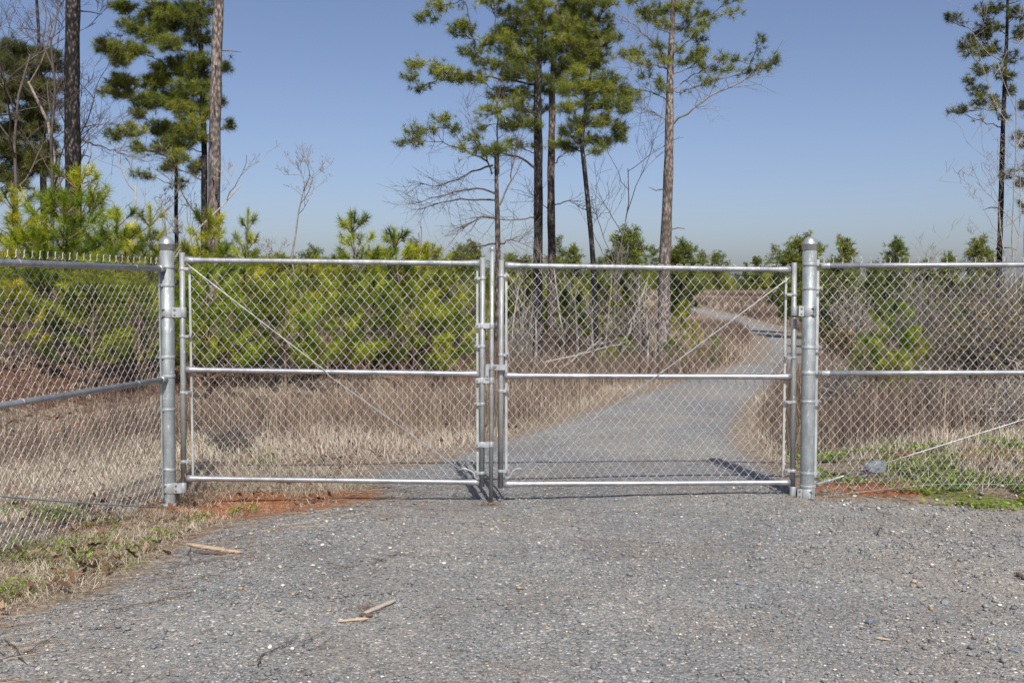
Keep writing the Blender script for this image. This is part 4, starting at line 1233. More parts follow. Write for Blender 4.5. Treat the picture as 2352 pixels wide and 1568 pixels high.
tall_pine("tall pale brown pine with open layered branches and one long bare limb, nearest the road", 20.5,
    [(1523, 835, 29), (1525, 620, 27), (1534, 400, 22), (1538, 280, 19), (1541, 150, 15), (1545, 40, 11), (1548, -60, 8), (1550, -200, 5)],
    H_cl + cl([(1500, -30), (1600, -40), (1550, -90), (1480, -70), (1640, -20)]), bark='bark_pale', seed=25, dens=0.95, nper=24, stubs=6,
    bare=[([(1546, 285, 0), (1590, 250, -.2), (1640, 215, -.3), (1700, 190, -.4), (1745, 168, -.4)], 0.028), ([(1532, 278, 0), (1510, 262, .1), (1475, 250, .2)], 0.016), ([(1540, 140, 0), (1500, 100, -.2), (1460, 60, -.3), (1430, 40, -.4)], 0.018), ([(1540, 235, 0), (1500, 212, .2), (1455, 205, .3)], 0.013), ([(1546, 205, 0), (1580, 182, .2), (1630, 150, .4)], 0.016), ([(1538, 160, 0), (1500, 150, -.3), (1440, 155, -.5)], 0.013)])

# right edge
J_cl = cl([(2212, 25, 20, 14), (2245, 32, 26, 14), (2290, 15, 26, 14), (2275, 60), (2318, 40, 28, 14), (2260, 78, 28, 14), (2340, 80, 22, 20), (2198, 108, 16, 10), (2232, 100, 24, 14), (2250, 120, 24, 12), (2285, 105, 28, 14), (2210, 128, 20, 8), (2330, 130, 24, 14), (2230, 170, 22, 14), (2262, 200, 26, 14), (2222, 188, 18, 10), (2296, 180, 22, 12), (2272, 170, 24, 12), (2318, 205, 18, 12), (2178, 262, 12, 7), (2200, 248, 18, 9), (2230, 240, 22, 10), (2262, 232, 20, 10), (2290, 240, 16, 8), (2322, 262, 16, 8)])
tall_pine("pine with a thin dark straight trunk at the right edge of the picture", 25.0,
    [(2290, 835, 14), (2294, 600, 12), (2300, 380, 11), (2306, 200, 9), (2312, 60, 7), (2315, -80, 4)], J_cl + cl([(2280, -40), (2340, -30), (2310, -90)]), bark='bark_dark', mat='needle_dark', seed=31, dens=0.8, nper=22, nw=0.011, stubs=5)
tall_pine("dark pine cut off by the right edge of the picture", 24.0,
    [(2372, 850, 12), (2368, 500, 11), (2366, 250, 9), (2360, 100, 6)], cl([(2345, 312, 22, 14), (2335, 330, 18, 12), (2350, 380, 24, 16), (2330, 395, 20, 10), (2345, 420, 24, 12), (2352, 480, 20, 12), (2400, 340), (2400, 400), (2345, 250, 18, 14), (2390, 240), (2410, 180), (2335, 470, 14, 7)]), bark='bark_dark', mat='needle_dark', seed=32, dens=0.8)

# ------------------------------------------------------------------ bare trees
def bare_tree(name, label, u, vtop, Y, spread, mat, seed, stems=1, r=0.03, cat="bare tree", dens=1.0, lean=0.0, levels=3, vbase=None, group=None, upright=0.6, wig=0.16):
    rng = np.random.default_rng(seed)
    top = P(u, vtop, Y); X = top[0]; g = float(gz(X, Y)); H = top[2] - g
    root = empty(name, (X, Y, g), label, cat, group)
    tb = TB(); bb = TB()
    def grow(a, d, L, r0, lev):
        n = 6
        pts = [a]; dd = d.copy()
        for i in range(n):
            dd = unit(dd + rng.normal(0, wig, 3) + UP * 0.06 * upright)
            pts.append(pts[-1] + dd * L / n)
        pts = np.array(pts)
        (tb if lev == 0 else bb).tube(pts, np.linspace(r0, max(r0 * 0.4, 0.0028), n + 1), 6 if lev == 0 else 4, rng.uniform(0.2, 0.95))
        if lev >= levels: return
        kids = int(rng.integers(4, 7) * dens) if lev == 0 else int(rng.integers(3, 6) * dens)
        for _ in range(kids):
            t = rng.uniform(0.3, 0.98) if lev else rng.uniform(0.35, 1.0)
            i = t * n; p = pts[int(min(i, n - 1))] + (pts[int(min(i, n - 1)) + 1] - pts[int(min(i, n - 1))]) * (i - int(min(i, n - 1)))
            az = rng.uniform(0, 6.28)
            hd = np.array([math.cos(az), math.sin(az) * 0.8, rng.uniform(0.1, 0.9) * upright + 0.1])
            grow(p, unit(hd * spread + d * 0.55), L * rng.uniform(0.3, 0.55) * (1.1 - 0.4 * (t if lev == 0 else 0)), max(r0 * 0.5 * (1.1 - 0.4 * t), 0.0024), lev + 1)
    for s_ in range(stems):
        d = unit(np.array([lean + rng.normal(0, 0.08 if stems == 1 else 0.22), rng.normal(0, 0.08), 1.0]))
        p0_ = np.array([X - lean * H * 0.6 + rng.normal(0, 0.05 * stems), Y + rng.normal(0, 0.05 * stems), g - 0.05])
        grow(p0_, d, H * rng.uniform(0.72, 0.95), r * rng.uniform(0.8, 1.1), 0)
    base = np.array([X, Y, g])
    obj("trunk", tb.mesh("bare_trunk", M[mat], base), root)
    obj("branches", bb.mesh("bare_branches", M[mat], base), root)
    return root
bare_tree("bare_tree", "pale leafless tree alone against the sky above the left gate leaf", 700, 388, 24.0, 0.95, 'twig_pale', 41, 1, 0.036, dens=1.15, levels=4)
bare_tree("bare_tree", "pale crooked leafless tree between the dark trunk and the leafy pine on the left", 295, 262, 17.8, 0.8, 'twig_pale', 42, 2, 0.032, dens=0.85, levels=4)
bare_tree("bare_tree", "small dark twiggy tree in front of the pale crooked one on the left", 345, 420, 17.2, 0.9, 'twig_dark', 43, 2, 0.016, dens=0.85, levels=4)
bare_tree("bare_tree", "dark leafless tree filling the top left corner with fine twigs", 60, -150, 18.8, 0.85, 'twig_dark', 44, 2, 0.045, dens=1.25, levels=4)
bare_tree("bare_tree", "pale spotted leafless trunk at the far left behind the saplings", 100, 40, 19.4, 0.7, 'twig_pale', 45, 1, 0.06, dens=0.9)
bare_tree("bare_tree", "thin pale leafless sapling between the leaning pine and the tall pale pine", 1425, 345, 22.5, 0.55, 'twig_grey', 46, 1, 0.03, dens=1.0)
bare_tree("bare_tree", "small leafless tree right beside the pale reddish bare trunk", 525, 400, 20.5, 0.9, 'twig_dark', 47, 2, 0.014, dens=0.85, levels=4)
bare_tree("bare_tree", "pale leafless tree at the right edge in front of the dark pines", 2345, 10, 18.0, 1.0, 'twig_pale', 48, 2, 0.022, dens=0.9, levels=4, vbase=None)
bare_tree("bare_tree", "low leafless tree leaning left at the right edge above the fence", 2310, 300, 19.0, 1.0, 'twig_pale', 49, 2, 0.016, dens=0.85, lean=-0.06, levels=4)
bare_tree("bare_tree", "faint thin leafless sapling in the open sky right of the right gate post", 2120, 525, 26.0, 0.7, 'twig_pale', 50, 2, 0.016, dens=1.0, lean=-0.05)
bare_tree("bare_tree", "leaning leafless sapling touching the left side of the tall pale pine", 1492, 520, 21.0, 0.6, 'twig_grey', 51, 1, 0.018, dens=0.8, lean=0.08)
bare_tree("bare_tree", "broken dead snag above the right part of the left gate leaf", 955, 485, 22.0, 0.4, 'twig_pale', 52, 1, 0.03, dens=0.6)
# grey stems behind the right leaf, one by one
stems = [(1172, 660, 20.2, .02, "grey stem nearest the latch of the right leaf"), (1195, 690, 19.6, -.05, "short leaning grey stem left of the dark trunk"), (1212, 640, 20.8, .06, "grey stem touching the left side of the dark trunk"), (1290, 640, 20.4, -.03, "grey stem right of the slim brown trunk"),
         (1311, 600, 21.2, .0, "straight grey stem midway between the slim trunk and the leaning trunk"), (1330, 650, 20.0, .08, "grey stem leaning towards the leaning trunk"), (1388, 630, 21.6, -.02, "grey stem just right of the leaning trunk"), (1408, 600, 22.0, .01, "tallest grey stem in the right half of the thicket"),
         (1428, 640, 21.0, .10, "strongly leaning grey stem in the right half of the thicket"), (1452, 612, 22.4, -.06, "grey stem leaning left in the thicket right half"), (1470, 660, 20.8, .05, "grey stem third from the big pale trunk"), (1490, 700, 20.0, .02, "pale short grey stem second from the big pale trunk"), (1503, 730, 19.8, .03, "bleached stump-like stem next to the big pale trunk"),
         (1240, 700, 19.4, .1, "thin grey stem crossing in front of the dark trunk"), (1350, 700, 19.4, -.1, "thin grey stem crossing in front of the leaning trunk"), (1120, 720, 19.2, .05, "thin grey stem seen between the drop rod and the left leaf"), (1160, 740, 18.9, -.08, "thin grey stem seen behind the latch stiles")]
for i, (u, vt, Y, ln, lab) in enumerate(stems):
    bare_tree("bare_sapling", lab, u, vt - 25, Y, 0.42, 'twig_grey' if i % 4 else 'twig_pale', 60 + i, 1, 0.026 + 0.012 * (i % 3), "bare sapling", 0.8, ln, 3, wig=0.055, group="bare grey stems behind the right leaf")
def fallen(label, a, b, Y0, Y1, r, mat='twig_pale', seed=1):
    p, q = P(*a, Y0), P(*b, Y1)
    rng = np.random.default_rng(seed); tb = TB()
    pts = np.array([p + (q - p) * t + rng.normal(0, 0.02, 3) for t in np.linspace(0, 1, 8)])
    tb.tube(pts, np.linspace(r, r * 0.4, 8), 6, 0.7)
    for k in range(4):
        i = rng.integers(3, 8); d = unit(unit(q - p) + rng.normal(0, 0.5, 3)); tb.tube([pts[i], pts[i] + d * 0.25, pts[i] + d * 0.5 + UP * 0.04], [r * 0.4, r * 0.3, r * 0.15], 5, 0.6)
    tag(obj("fallen_branch", tb.mesh("fallen_branch", M[mat], p), loc=p), label, "branch")
fallen("bleached fallen branch slanting up to the right at the foot of the leaning trunk", (1240, 835), (1420, 790), 18.6, 19.4, 0.028, seed=3)
fallen("second bleached fallen branch, steeper and shorter, beside the other fallen one", (1285, 848), (1385, 775), 18.4, 19.2, 0.022, seed=4)
fallen("pale fallen pole lying in the brush near the right edge", (2270, 790), (2345, 835), 12.6, 12.2, 0.018, seed=5)

# ------------------------------------------------------------------ brush
def leaf_quads(C, size, rng, flat=0.4):
    m = len(C)
    a = rng.normal(size=(m, 3)); a /= np.linalg.norm(a, axis=1, keepdims=True)
    b = rng.normal(size=(m, 3)); b -= (a * b).sum(1, keepdims=True) * a; b /= np.linalg.norm(b, axis=1, keepdims=True)
    L = size * rng.uniform(0.6, 1.3, (m, 1)); W = L * rng.uniform(0.45, 0.8, (m, 1))
    V = np.stack([C - a * L / 2, C + b * W / 2, C + a * L / 2, C - b * W / 2], 1).reshape(-1, 3)
    return V, np.arange(m * 4).reshape(-1, 4)

def shrub(label, u, v, Y, ru, rv, nl, size, mat, tw='twig_grey', seed=0, twigs=90, cat="shrub", bush="shrub"):
    rng = np.random.default_rng(seed); k = Y / FPX
    c = P(u, v, Y); g = float(gz(c[0], Y)); base = np.array([c[0], Y, g])
    root = empty(bush, base, label, cat)
    R = np.array([ru * k, ru * k * 0.7, rv * k])
    tb = TB()
    ends = []
    for _ in range(twigs):
        x = rng.normal(size=3); x = x / np.linalg.norm(x) * rng.uniform(0.3, 1.0) ** 0.5
        e = c + x * R; e[2] = max(e[2], g + 0.05)
        s = base + np.array([rng.normal(0, 0.25) * R[0], rng.normal(0, 0.25) * R[1], 0])
        m = (s + e) / 2 + UP * rng.uniform(0.0, 0.35) * R[2] + rng.normal(0, 0.06, 3)
        q = bez(s, m, e, 7)
        tb.tube(q, np.linspace(0.007, 0.0025, 7), 4, rng.uniform(0.1, 1)); ends.append(q)
        for _k in range(3):
            i = rng.integers(2, 7); d = rng.normal(0, 1, 3); d[2] = abs(d[2]); d = unit(d) * rng.uniform(0.1, 0.35)
            tb.tube([q[i], q[i] + d * 0.6, q[i] + d], [0.004, 0.003, 0.002], 3, rng.uniform(0.1, 1)); ends.append(np.array([q[i], q[i] + d * 0.6, q[i] + d, q[i] + d]))
    obj("stems", tb.mesh("shrub_stems", M[tw], base), root)
    if nl:
        E = np.vstack([q[len(q) // 2:] for q in ends])
        C = E[rng.integers(0, len(E), nl)] + rng.normal(0, 0.05, (nl, 3))
        V, F = leaf_quads(C, size, rng)
        t = np.repeat(np.clip(rng.normal(0.5, 0.25, nl), 0, 1), 4)
        obj("leaves", mesh_np("shrub_leaves", V - base, F, M[mat], t, smooth=False), root)
    return root
shrub("brown vine thicket against the right edge, upper part of the right fence", 2330, 760, 12.6, 120, 90, 5200, 0.035, 'vine_leaf', seed=81, twigs=140)
shrub("brownish vine covered bush right of the lone bright pine", 2215, 770, 13.4, 90, 85, 4200, 0.035, 'vine_leaf', seed=82, twigs=110)
shrub("twiggy leafless bush low at the right edge behind the fence", 2310, 930, 10.6, 120, 80, 500, 0.03, 'vine_leaf', 'twig_pale', seed=83, twigs=170)
shrub("twiggy brown bush below the lone bright pine", 2160, 900, 11.6, 90, 60, 700, 0.03, 'vine_leaf', 'twig_grey', seed=84, twigs=120)
shrub("dull red bush low behind the right half of the left leaf", 965, 832, 16.5, 62, 26, 1500, 0.04, 'red_leaf', 'twig_dark', seed=85, twigs=60)
shrub("grey twiggy bush behind the upper right corner of the left leaf", 1055, 690, 18.8, 60, 70, 300, 0.03, 'vine_leaf', 'twig_grey', seed=86, twigs=120)
shrub("tangle of bleached twigs between the latch stiles and the dark trunk", 1195, 770, 19.6, 45, 60, 200, 0.03, 'vine_leaf', 'twig_pale', seed=87, twigs=120)
shrub("dark twiggy undergrowth at the foot of the slim brown trunk", 1300, 780, 20.8, 60, 50, 900, 0.05, 'leaf', 'twig_dark', seed=88, twigs=110)
shrub("brown undergrowth between the leaning trunk and the big pale trunk", 1440, 760, 21.8, 80, 70, 1600, 0.045, 'vine_leaf', 'twig_grey', seed=89, twigs=130)
shrub("grey weedy bush low behind the left half of the left leaf", 645, 850, 14.2, 50, 34, 200, 0.03, 'leaf', 'twig_grey', seed=90, twigs=110)
shrub("tuft of dead twigs on the grass behind the left hinge post", 525, 1015, 10.2, 60, 14, 60, 0.03, 'leaf', 'twig_dark', seed=91, twigs=60)
shrub("dark green bush behind the right gate post below the far pines", 1930, 690, 24.0, 60, 60, 3500, 0.09, 'needle_dark', 'twig_dark', seed=92, twigs=60)
shrub("dark rounded bush in shade right of the post, beside the far road", 1925, 790, 19.0, 40, 40, 2200, 0.06, 'vine_leaf', 'twig_dark', seed=93, twigs=70)

shrub("tall grey leafless shrub behind the right fence, above the lone bright pine", 2120, 690, 19.0, 95, 75, 500, 0.05, 'vine_leaf', 'twig_grey', seed=94, twigs=190)
shrub("tall tan leafless shrub between the lone bright pine and the right post", 1960, 720, 20.0, 60, 65, 300, 0.05, 'vine_leaf', 'twig_pale', seed=95, twigs=150)
shrub("grey leafless shrub under the thin dark trunk at the right edge", 2280, 660, 18.0, 80, 70, 400, 0.05, 'vine_leaf', 'twig_grey', seed=96, twigs=170)
shrub("brown leafless shrub at the foot of the right post's far side", 1935, 890, 12.0, 40, 55, 150, 0.03, 'leaf', 'twig_grey', seed=97, twigs=120)
# ------------------------------------------------------------------ far pines
def far_pine_mesh(H, seed, w):
    rng = np.random.default_rng(seed); tb = TB()
    zs = np.linspace(0, H, 8)
    tb.tube([(0.03 * math.sin(z + seed), 0, z) for z in zs], 0.07 * (1 - 0.9 * zs / H) + 0.008, 6, 0.4)
    NC = []; ND = []
    z = H * 0.22
    while z < H:
        rel = (z / H - 0.22) / 0.78
        L = w * (math.sin(min(1, rel * 1.6 + 0.25) * math.pi / 2) * (1 - rel) ** 0.6 + 0.08)
        for k in range(rng.integers(4, 7)):
            az = rng.uniform(0, 6.28); l = L * rng.uniform(0.45, 1.15)
            d = np.array([math.cos(az), math.sin(az), 0.25 + 0.4 * rel])
            a = np.array([0, 0, z]); c = a + d * l
            tb.tube(bez(a, a + d * l * 0.5 - UP * 0.05, c, 4), [0.02, 0.015, 0.01, 0.006], 4, 0.4)
            for t in np.linspace(0.4, 1.0, max(2, int(l / 0.11))):
                for _ in range(3):
                    NC.append(a + d * l * t + rng.normal(0, 0.10, 3)); ND.append(unit(d + UP * 0.7))
        z += rng.uniform(0.18, 0.34)
    V, F, t = needles(np.array(NC), np.array(ND), 9, 0.26, 0.035, rng, 0.7, 0.03)
    return tb.mesh("far_pine_trunk", M['twig_dark']), (V, F, t), mesh_np("far_pine_needles", V, F, M['needle_far'], t, smooth=False)
FP = [far_pine_mesh(5.0, 201, 1.25), far_pine_mesh(5.0, 202, 1.0), far_pine_mesh(5.0, 203, 1.5), far_pine_mesh(5.0, 204, 0.85)]
far_list = [
 (1442, 518, 34, 0, "bushy far pine in the gap left of the tall pale pine"), (1318, 565, 42, 1, "far pine between the slim trunk and the leaning trunk"), (1568, 552, 40, 2, "dark far pine just right of the tall pale pine's trunk"), (1545, 570, 44, 0, "far pine partly behind the tall pale pine's trunk"),
 (1645, 585, 128, 1, "small far pine alone on the skyline above the bend of the road"), (1738, 588, 126, 0, "far pine second left of the right gate post on the skyline"), (1712, 600, 124, 3, "low far pine beside the second one left of the right post"),
 (1850, 540, 34, 2, "dark far pine directly behind the right gate post"), (1808, 572, 38, 0, "far pine peeking out left of the right gate post"), (1938, 535, 27, 3, "nearest green far pine just right of the right gate post"), (2060, 552, 38, 1, "far pine third right of the right gate post, standing apart"),
 (2250, 535, 30, 3, "narrow far pine left of the thin dark trunk at the right edge"), (2268, 575, 34, 1, "far pine at the foot of the thin dark trunk at right"), (660, 588, 40, 0, "far pine left of the pale leafless tree above the left leaf"), (760, 590, 44, 2, "far pine right of the pale leafless tree above the left leaf"),
 (870, 575, 42, 1, "far pine behind the sapling with the tall clear leader"), (1060, 562, 46, 2, "broad far pine on the skyline left of the drop rod"), (1085, 555, 48, 1, "far pine on the skyline just left of the drop rod cap"), (1205, 585, 44, 3, "small far pine between the forked tree and the dark trunk"), (1180, 590, 52, 1, "far pine right of the drop rod cap"), (1385, 590, 50, 0, "low far pine between the leaning trunk and the bushy far one"),
 (2010, 600, 46, 0, "low far pine second right of the right gate post"), (2120, 605, 50, 2, "low far pine right of the one standing apart"), (2180, 590, 44, 1, "far pine fifth right of the right gate post"), (960, 575, 44, 0, "far pine behind the pointed sapling"), (1000, 570, 50, 3, "far pine behind the full round sapling")]
for i, (u, vt, Y, k, lab) in enumerate(far_list):
    top = P(u, vt, Y); g = float(gz(top[0], Y)); s = (top[2] - g) / 5.0
    put_tree("pine_tree", (("trunk", FP[k][0]), ("crown", FP[k][2])), top[0], Y, s, i * 1.7, lab, "pine tree", "pines standing farther off on the skyline", sink=0.1)

# the far wood: one mass
Vs, Fs, Ts, nn = [], [], [], 0
rng = np.random.default_rng(77)
def mass(Y0, Y1, n, h0, h1, u0=-900, u1=3200, avoid=True, tshift=0.0):
    global nn
    for _ in range(n):
        Y = rng.uniform(Y0, Y1); X = (rng.uniform(u0, u1) - 1176) / FPX * Y
        if avoid and 1500 < 1176 + X / Y * FPX < 1890: continue
        if avoid and 1890 <= 1176 + X / Y * FPX < 2400 and rng.uniform() < 0.55: continue
        V, F, t = FP[rng.integers(0, 4)][1]
        if Y > 60:
            kk = rng.uniform(size=len(F)) < 0.45
            idx = np.where(kk)[0]; V = V.reshape(-1, 3, 3)[idx].reshape(-1, 3); t = t.reshape(-1, 3)[idx].ravel(); F = np.arange(len(idx) * 3).reshape(-1, 3)
        s = rng.uniform(h0, h1) / 5.0; a = rng.uniform(0, 6.28)
        R = np.array([[math.cos(a), -math.sin(a), 0], [math.sin(a), math.cos(a), 0], [0, 0, 1]])
        Vs.append(V @ R.T * (s, s, s) * (1.25, 1.25, 1) + (X, Y, float(gz(X, Y)) - 0.1 - 0.15 * s * 5)); Fs.append(F + nn); Ts.append(np.clip(t + rng.normal(0, 0.12) + tshift, 0, 1)); nn += len(V)
mass(120, 145, 150, 2.0, 3.4, 1300, 1990, avoid=False, tshift=0.4)
mass(26, 44, 70, 1.5, 2.6, -300, 1380, tshift=0.25)
mass(75, 130, 150, 3.2, 5.4)
mass(45, 80, 60, 2.2, 3.4, -600, 1450, tshift=0.15)
mass(30, 60, 36, 1.4, 3.0, 1960, 3000)
mass(130, 420, 150, 6, 10, avoid=False)
tag(obj("far_woods", mesh_np("far_woods", np.vstack(Vs), np.vstack(Fs), M['needle_far'], np.concatenate(Ts), smooth=False)), kind="stuff")

# ------------------------------------------------------------------ grass, weeds, ground cover
def blades(X, Y, h, w, bend, tint, rng, name, mat, dz=0.0, base_off=None):
    n = len(X); Z = gz(X, Y) + dz
    az = rng.uniform(0, 6.28, n); ax = rng.uniform(0, 6.28, n)
    B = np.stack([X, Y, Z - 0.01], 1)
    d = np.stack([np.cos(az), np.sin(az), np.zeros(n)], 1) * (bend * h)[:, None]
    s = np.stack([np.cos(ax), np.sin(ax), np.zeros(n)], 1) * (w / 2)[:, None]
    m = B + d * 0.35 + UP * (h * 0.6)[:, None]; t = B + d + UP * (h * (1 - 0.35 * np.clip(bend, 0, 1.5)))[:, None]
    V = np.stack([B - s, B + s, m - s * 0.8, m + s * 0.8, t], 1).reshape(-1, 3)
    F0 = np.array([[0, 1, 2], [1, 3, 2], [2, 3, 4]])
    F = (np.arange(n)[:, None, None] * 5 + F0[None]).reshape(-1, 3)
    return tag(obj(name, mesh_np(name, V, F, mat, np.repeat(tint, 5), smooth=False)), kind="stuff")

def scatter(n, x0, x1, y0, y1, dens, rng):
    X = rng.uniform(x0, x1, n * 4); Y = rng.uniform(y0, y1, n * 4)
    k = rng.uniform(size=n * 4) < dens(X, Y)
    return X[k][:n], Y[k][:n]

rng = np.random.default_rng(301)
# short dry grass on the near left verge
def d_verge(X, Y):
    r = road_d(X, Y)
    c = masks(X, Y)[0]
    return S((0.12 - r) / 0.35) * (0.3 + 0.7 * vnoise(X, Y, 5, 31)) * (1 - 0.92 * np.clip(c, 0, 1))
X, Y = scatter(85000, -4.6, -0.3, 3.2, 9.2, lambda a, b: d_verge(a, b) * np.where(a < -2.0 + (b - 7.7) * 1.2, 1, 0.5), rng)
g = 0.4 * masks(X, Y)[1] * (rng.uniform(size=len(X)) < 0.5)
tint = np.where((rng.uniform(size=len(X)) < g), rng.uniform(0.93, 1, len(X)), np.clip(rng.normal(0.62, 0.25, len(X)), 0.0, 0.9))
blades(X, Y, rng.uniform(0.025, 0.10, len(X)) * (0.6 + 0.8 * vnoise(X, Y, 4, 33)), rng.uniform(0.002, 0.0042, len(X)), rng.uniform(0.3, 2.2, len(X)), tint, rng, "dry_grass", M['dry_grass'])
# tan grass behind the gate
def d_field(X, Y):
    r = road_d(X, Y); c = masks(X, Y)[0]
    return S((0.05 - r) / 0.5) * (0.3 + 0.7 * vnoise(X, Y, 2.5, 35)) * (1 - 0.8 * np.clip(c, 0, 1))
X, Y = scatter(120000, -6.5, 9, 8.0, 21, lambda a, b: d_field(a, b) * np.where(a > 2.2, 0.85, 1), rng)
g = masks(X, Y)[1] * 0.5
tint = np.where(rng.uniform(size=len(X)) < g, rng.uniform(0.93, 1, len(X)), np.clip(rng.normal(0.64, 0.2, len(X)) - 0.5 * (vnoise(X, Y, 1.5, 38) - 0.45), 0.0, 0.9))
blades(X, Y, rng.uniform(0.05, 0.2, len(X)) * (0.5 + vnoise(X, Y, 1.4, 36)), rng.uniform(0.003, 0.006, len(X)), rng.uniform(0.1, 1.4, len(X)), tint, rng, "dry_grass", M['dry_grass'])
# tall brown weeds
def tall_density(X, Y):
    u = 1176 + X / Y * FPX
    r = road_d(X, Y)
    left = S((Y - 10.6 - 0.5 * (vnoise(X, Y, 1.2, 41) - .5)) / 1.2) * S((0.35 - (X - (0.1 + (Y - 11) * 0.28))) / 0.6) * (0.25 + 0.75 * vnoise(X, Y, 1.6, 42))
    foot = 10.9 + (X + 4.5) * 1.43
    left = np.maximum(left, 0.9 * S((-1.6 - X) / 1.2) * S((Y - 9.3) / 1.0) * S((vnoise(X, Y, 1.7, 48) - 0.3) / 0.25))
    left = left * (1 - 0.8 * S((Y - foot - 0.3) / 0.6) * S((foot + 4 - Y) / 1) * S((-0.2 - X) / 0.8))
    right = S((X - 2.55 - 0.35 * (vnoise(X, Y, 1.5, 44) - .5)) / 0.35) * S((Y - 9.3 - 0.25 * np.maximum(X - 3, 0)) / 0.9)
    d = np.maximum(left, right) * S((-0.12 - r) / 0.4)
    return np.clip(d, 0, 1)
X, Y = scatter(80000, -7, 12, 8.6, 24, tall_density, rng)
h = rng.uniform(0.25, 0.75, len(X)) * (0.55 + 0.6 * vnoise(X, Y, 1.1, 45)) * np.where(X > 2.4, 1.05, 1.0)
tint = np.clip(rng.normal(0.56, 0.26, len(X)) - 0.5 * (vnoise(X, Y, 1.3, 46) - 0.45), 0, 1)
blades(X, Y, h, rng.uniform(0.004, 0.008, len(X)), rng.uniform(0.02, 0.4, len(X)), tint, rng, "tall_weeds", M['brown_weed'])
# weeds farther off along the road
def far_density(X, Y):
    return S((-0.05 - road_d(X, Y)) / 0.3) * (0.35 + 0.65 * vnoise(X, Y, 0.35, 51)) * (X > 2.4 + (Y - 18) * 0.1) * (X < 6 + (Y - 18) * 0.52) * (20.0 / np.maximum(Y, 20)) ** 0.7
X, Y = scatter(120000, 3, 26, 17, 62, far_density, rng)
tint = np.clip(rng.normal(0.52, 0.22, len(X)) + 0.6 * (vnoise(X, Y, 0.3, 52) - 0.5), 0, 1)
blades(X, Y, rng.uniform(0.12, 0.5, len(X)) * (0.35 + 0.9 * vnoise(X, Y, 0.4, 53)), rng.uniform(0.010, 0.024, len(X)), rng.uniform(0.05, 0.5, len(X)), tint, rng, "tall_weeds", M['brown_weed'])
X, Y = scatter(60000, 8, 46, 58, 122, lambda a, b: S((-0.3 - road_d(a, b)) / 0.5) * (0.5 + 0.5 * vnoise(a, b, 0.3, 58)) * (a / b > 0.12) * (a / b < 0.36), rng)
blades(X, Y, rng.uniform(0.2, 0.6, len(X)) * (0.5 + 0.7 * vnoise(X, Y, 0.25, 59)), rng.uniform(0.03, 0.07, len(X)), rng.uniform(0.05, 0.5, len(X)), np.clip(rng.normal(0.5, 0.2, len(X)) + 0.7 * (vnoise(X, Y, 0.2, 54) - 0.5), 0, 1), rng, "tall_weeds", M['brown_weed'])
X, Y = scatter(24000, -9, 3.5, 18, 32, lambda a, b: 0.6 * vnoise(a, b, 1, 57), rng)
blades(X, Y, rng.uniform(0.1, 0.45, len(X)), rng.uniform(0.006, 0.014, len(X)), rng.uniform(0.1, 0.9, len(X)), np.clip(rng.normal(0.3, 0.2, len(X)), 0, 1), rng, "undergrowth", M['brown_weed'])

# green ground cover
def cover(name, n, dens, box, size, zmax, seed):
    rng = np.random.default_rng(seed)
    X, Y = scatter(n, *box, dens, rng)
    C = np.stack([X, Y, gz(X, Y) + rng.uniform(0.008, zmax, len(X))], 1)
    m = len(C); a = rng.uniform(0, 6.28, m); L = size * rng.uniform(0.6, 1.3, m)
    ti = rng.normal(0, 0.35, (m, 2))
    u_ = np.stack([np.cos(a), np.sin(a), ti[:, 0]], 1) * L[:, None] / 2; v_ = np.stack([-np.sin(a), np.cos(a), ti[:, 1]], 1) * L[:, None] / 2.4
    V = np.stack([C - u_, C - u_ * 0.2 + v_, C + u_, C - u_ * 0.2 - v_], 1).reshape(-1, 3)
    tag(obj(name, mesh_np(name, V, np.arange(m * 4).reshape(-1, 4), M['clover'], np.repeat(np.clip(rng.normal(0.5, 0.25, m), 0, 1), 4), smooth=False)), kind="stuff")
def d_right(X, Y):
    u = 1176 + X / Y * FPX
    patch = S((vnoise(X, Y, 4.2, 61) - 0.36) / 0.14)
    clay = masks(X, Y)[0]
    edge_ = S((X - 2.55) / 0.35) * S((Y - 7.75 + 0.55 * S((X - 2.7) / 0.9)) / 0.3) * S((10.4 - Y) / 1.1)
    return edge_ * patch * (1 - 0.85 * np.clip(clay, 0, 1))
cover("ground_cover", 16000, d_right, (2.4, 6.5, 7.0, 10.6), 0.032, 0.05, 401)
def d_left(X, Y):
    m1 = masks(X, Y)[1]
    near = (Y < 7.6) * 0.85 * S((vnoise(X, Y, 3.1, 66) - 0.36) / 0.14)
    return np.clip(np.maximum((m1 - 0.2) * 1.6, near), 0, 0.9) * S((vnoise(X, Y, 9, 62) - 0.38) / 0.2) * S((-0.02 - road_d(X, Y)) / 0.2)
cover("ground_cover", 15000, d_left, (-4.4, -0.8, 4.4, 9.5), 0.020, 0.06, 402)

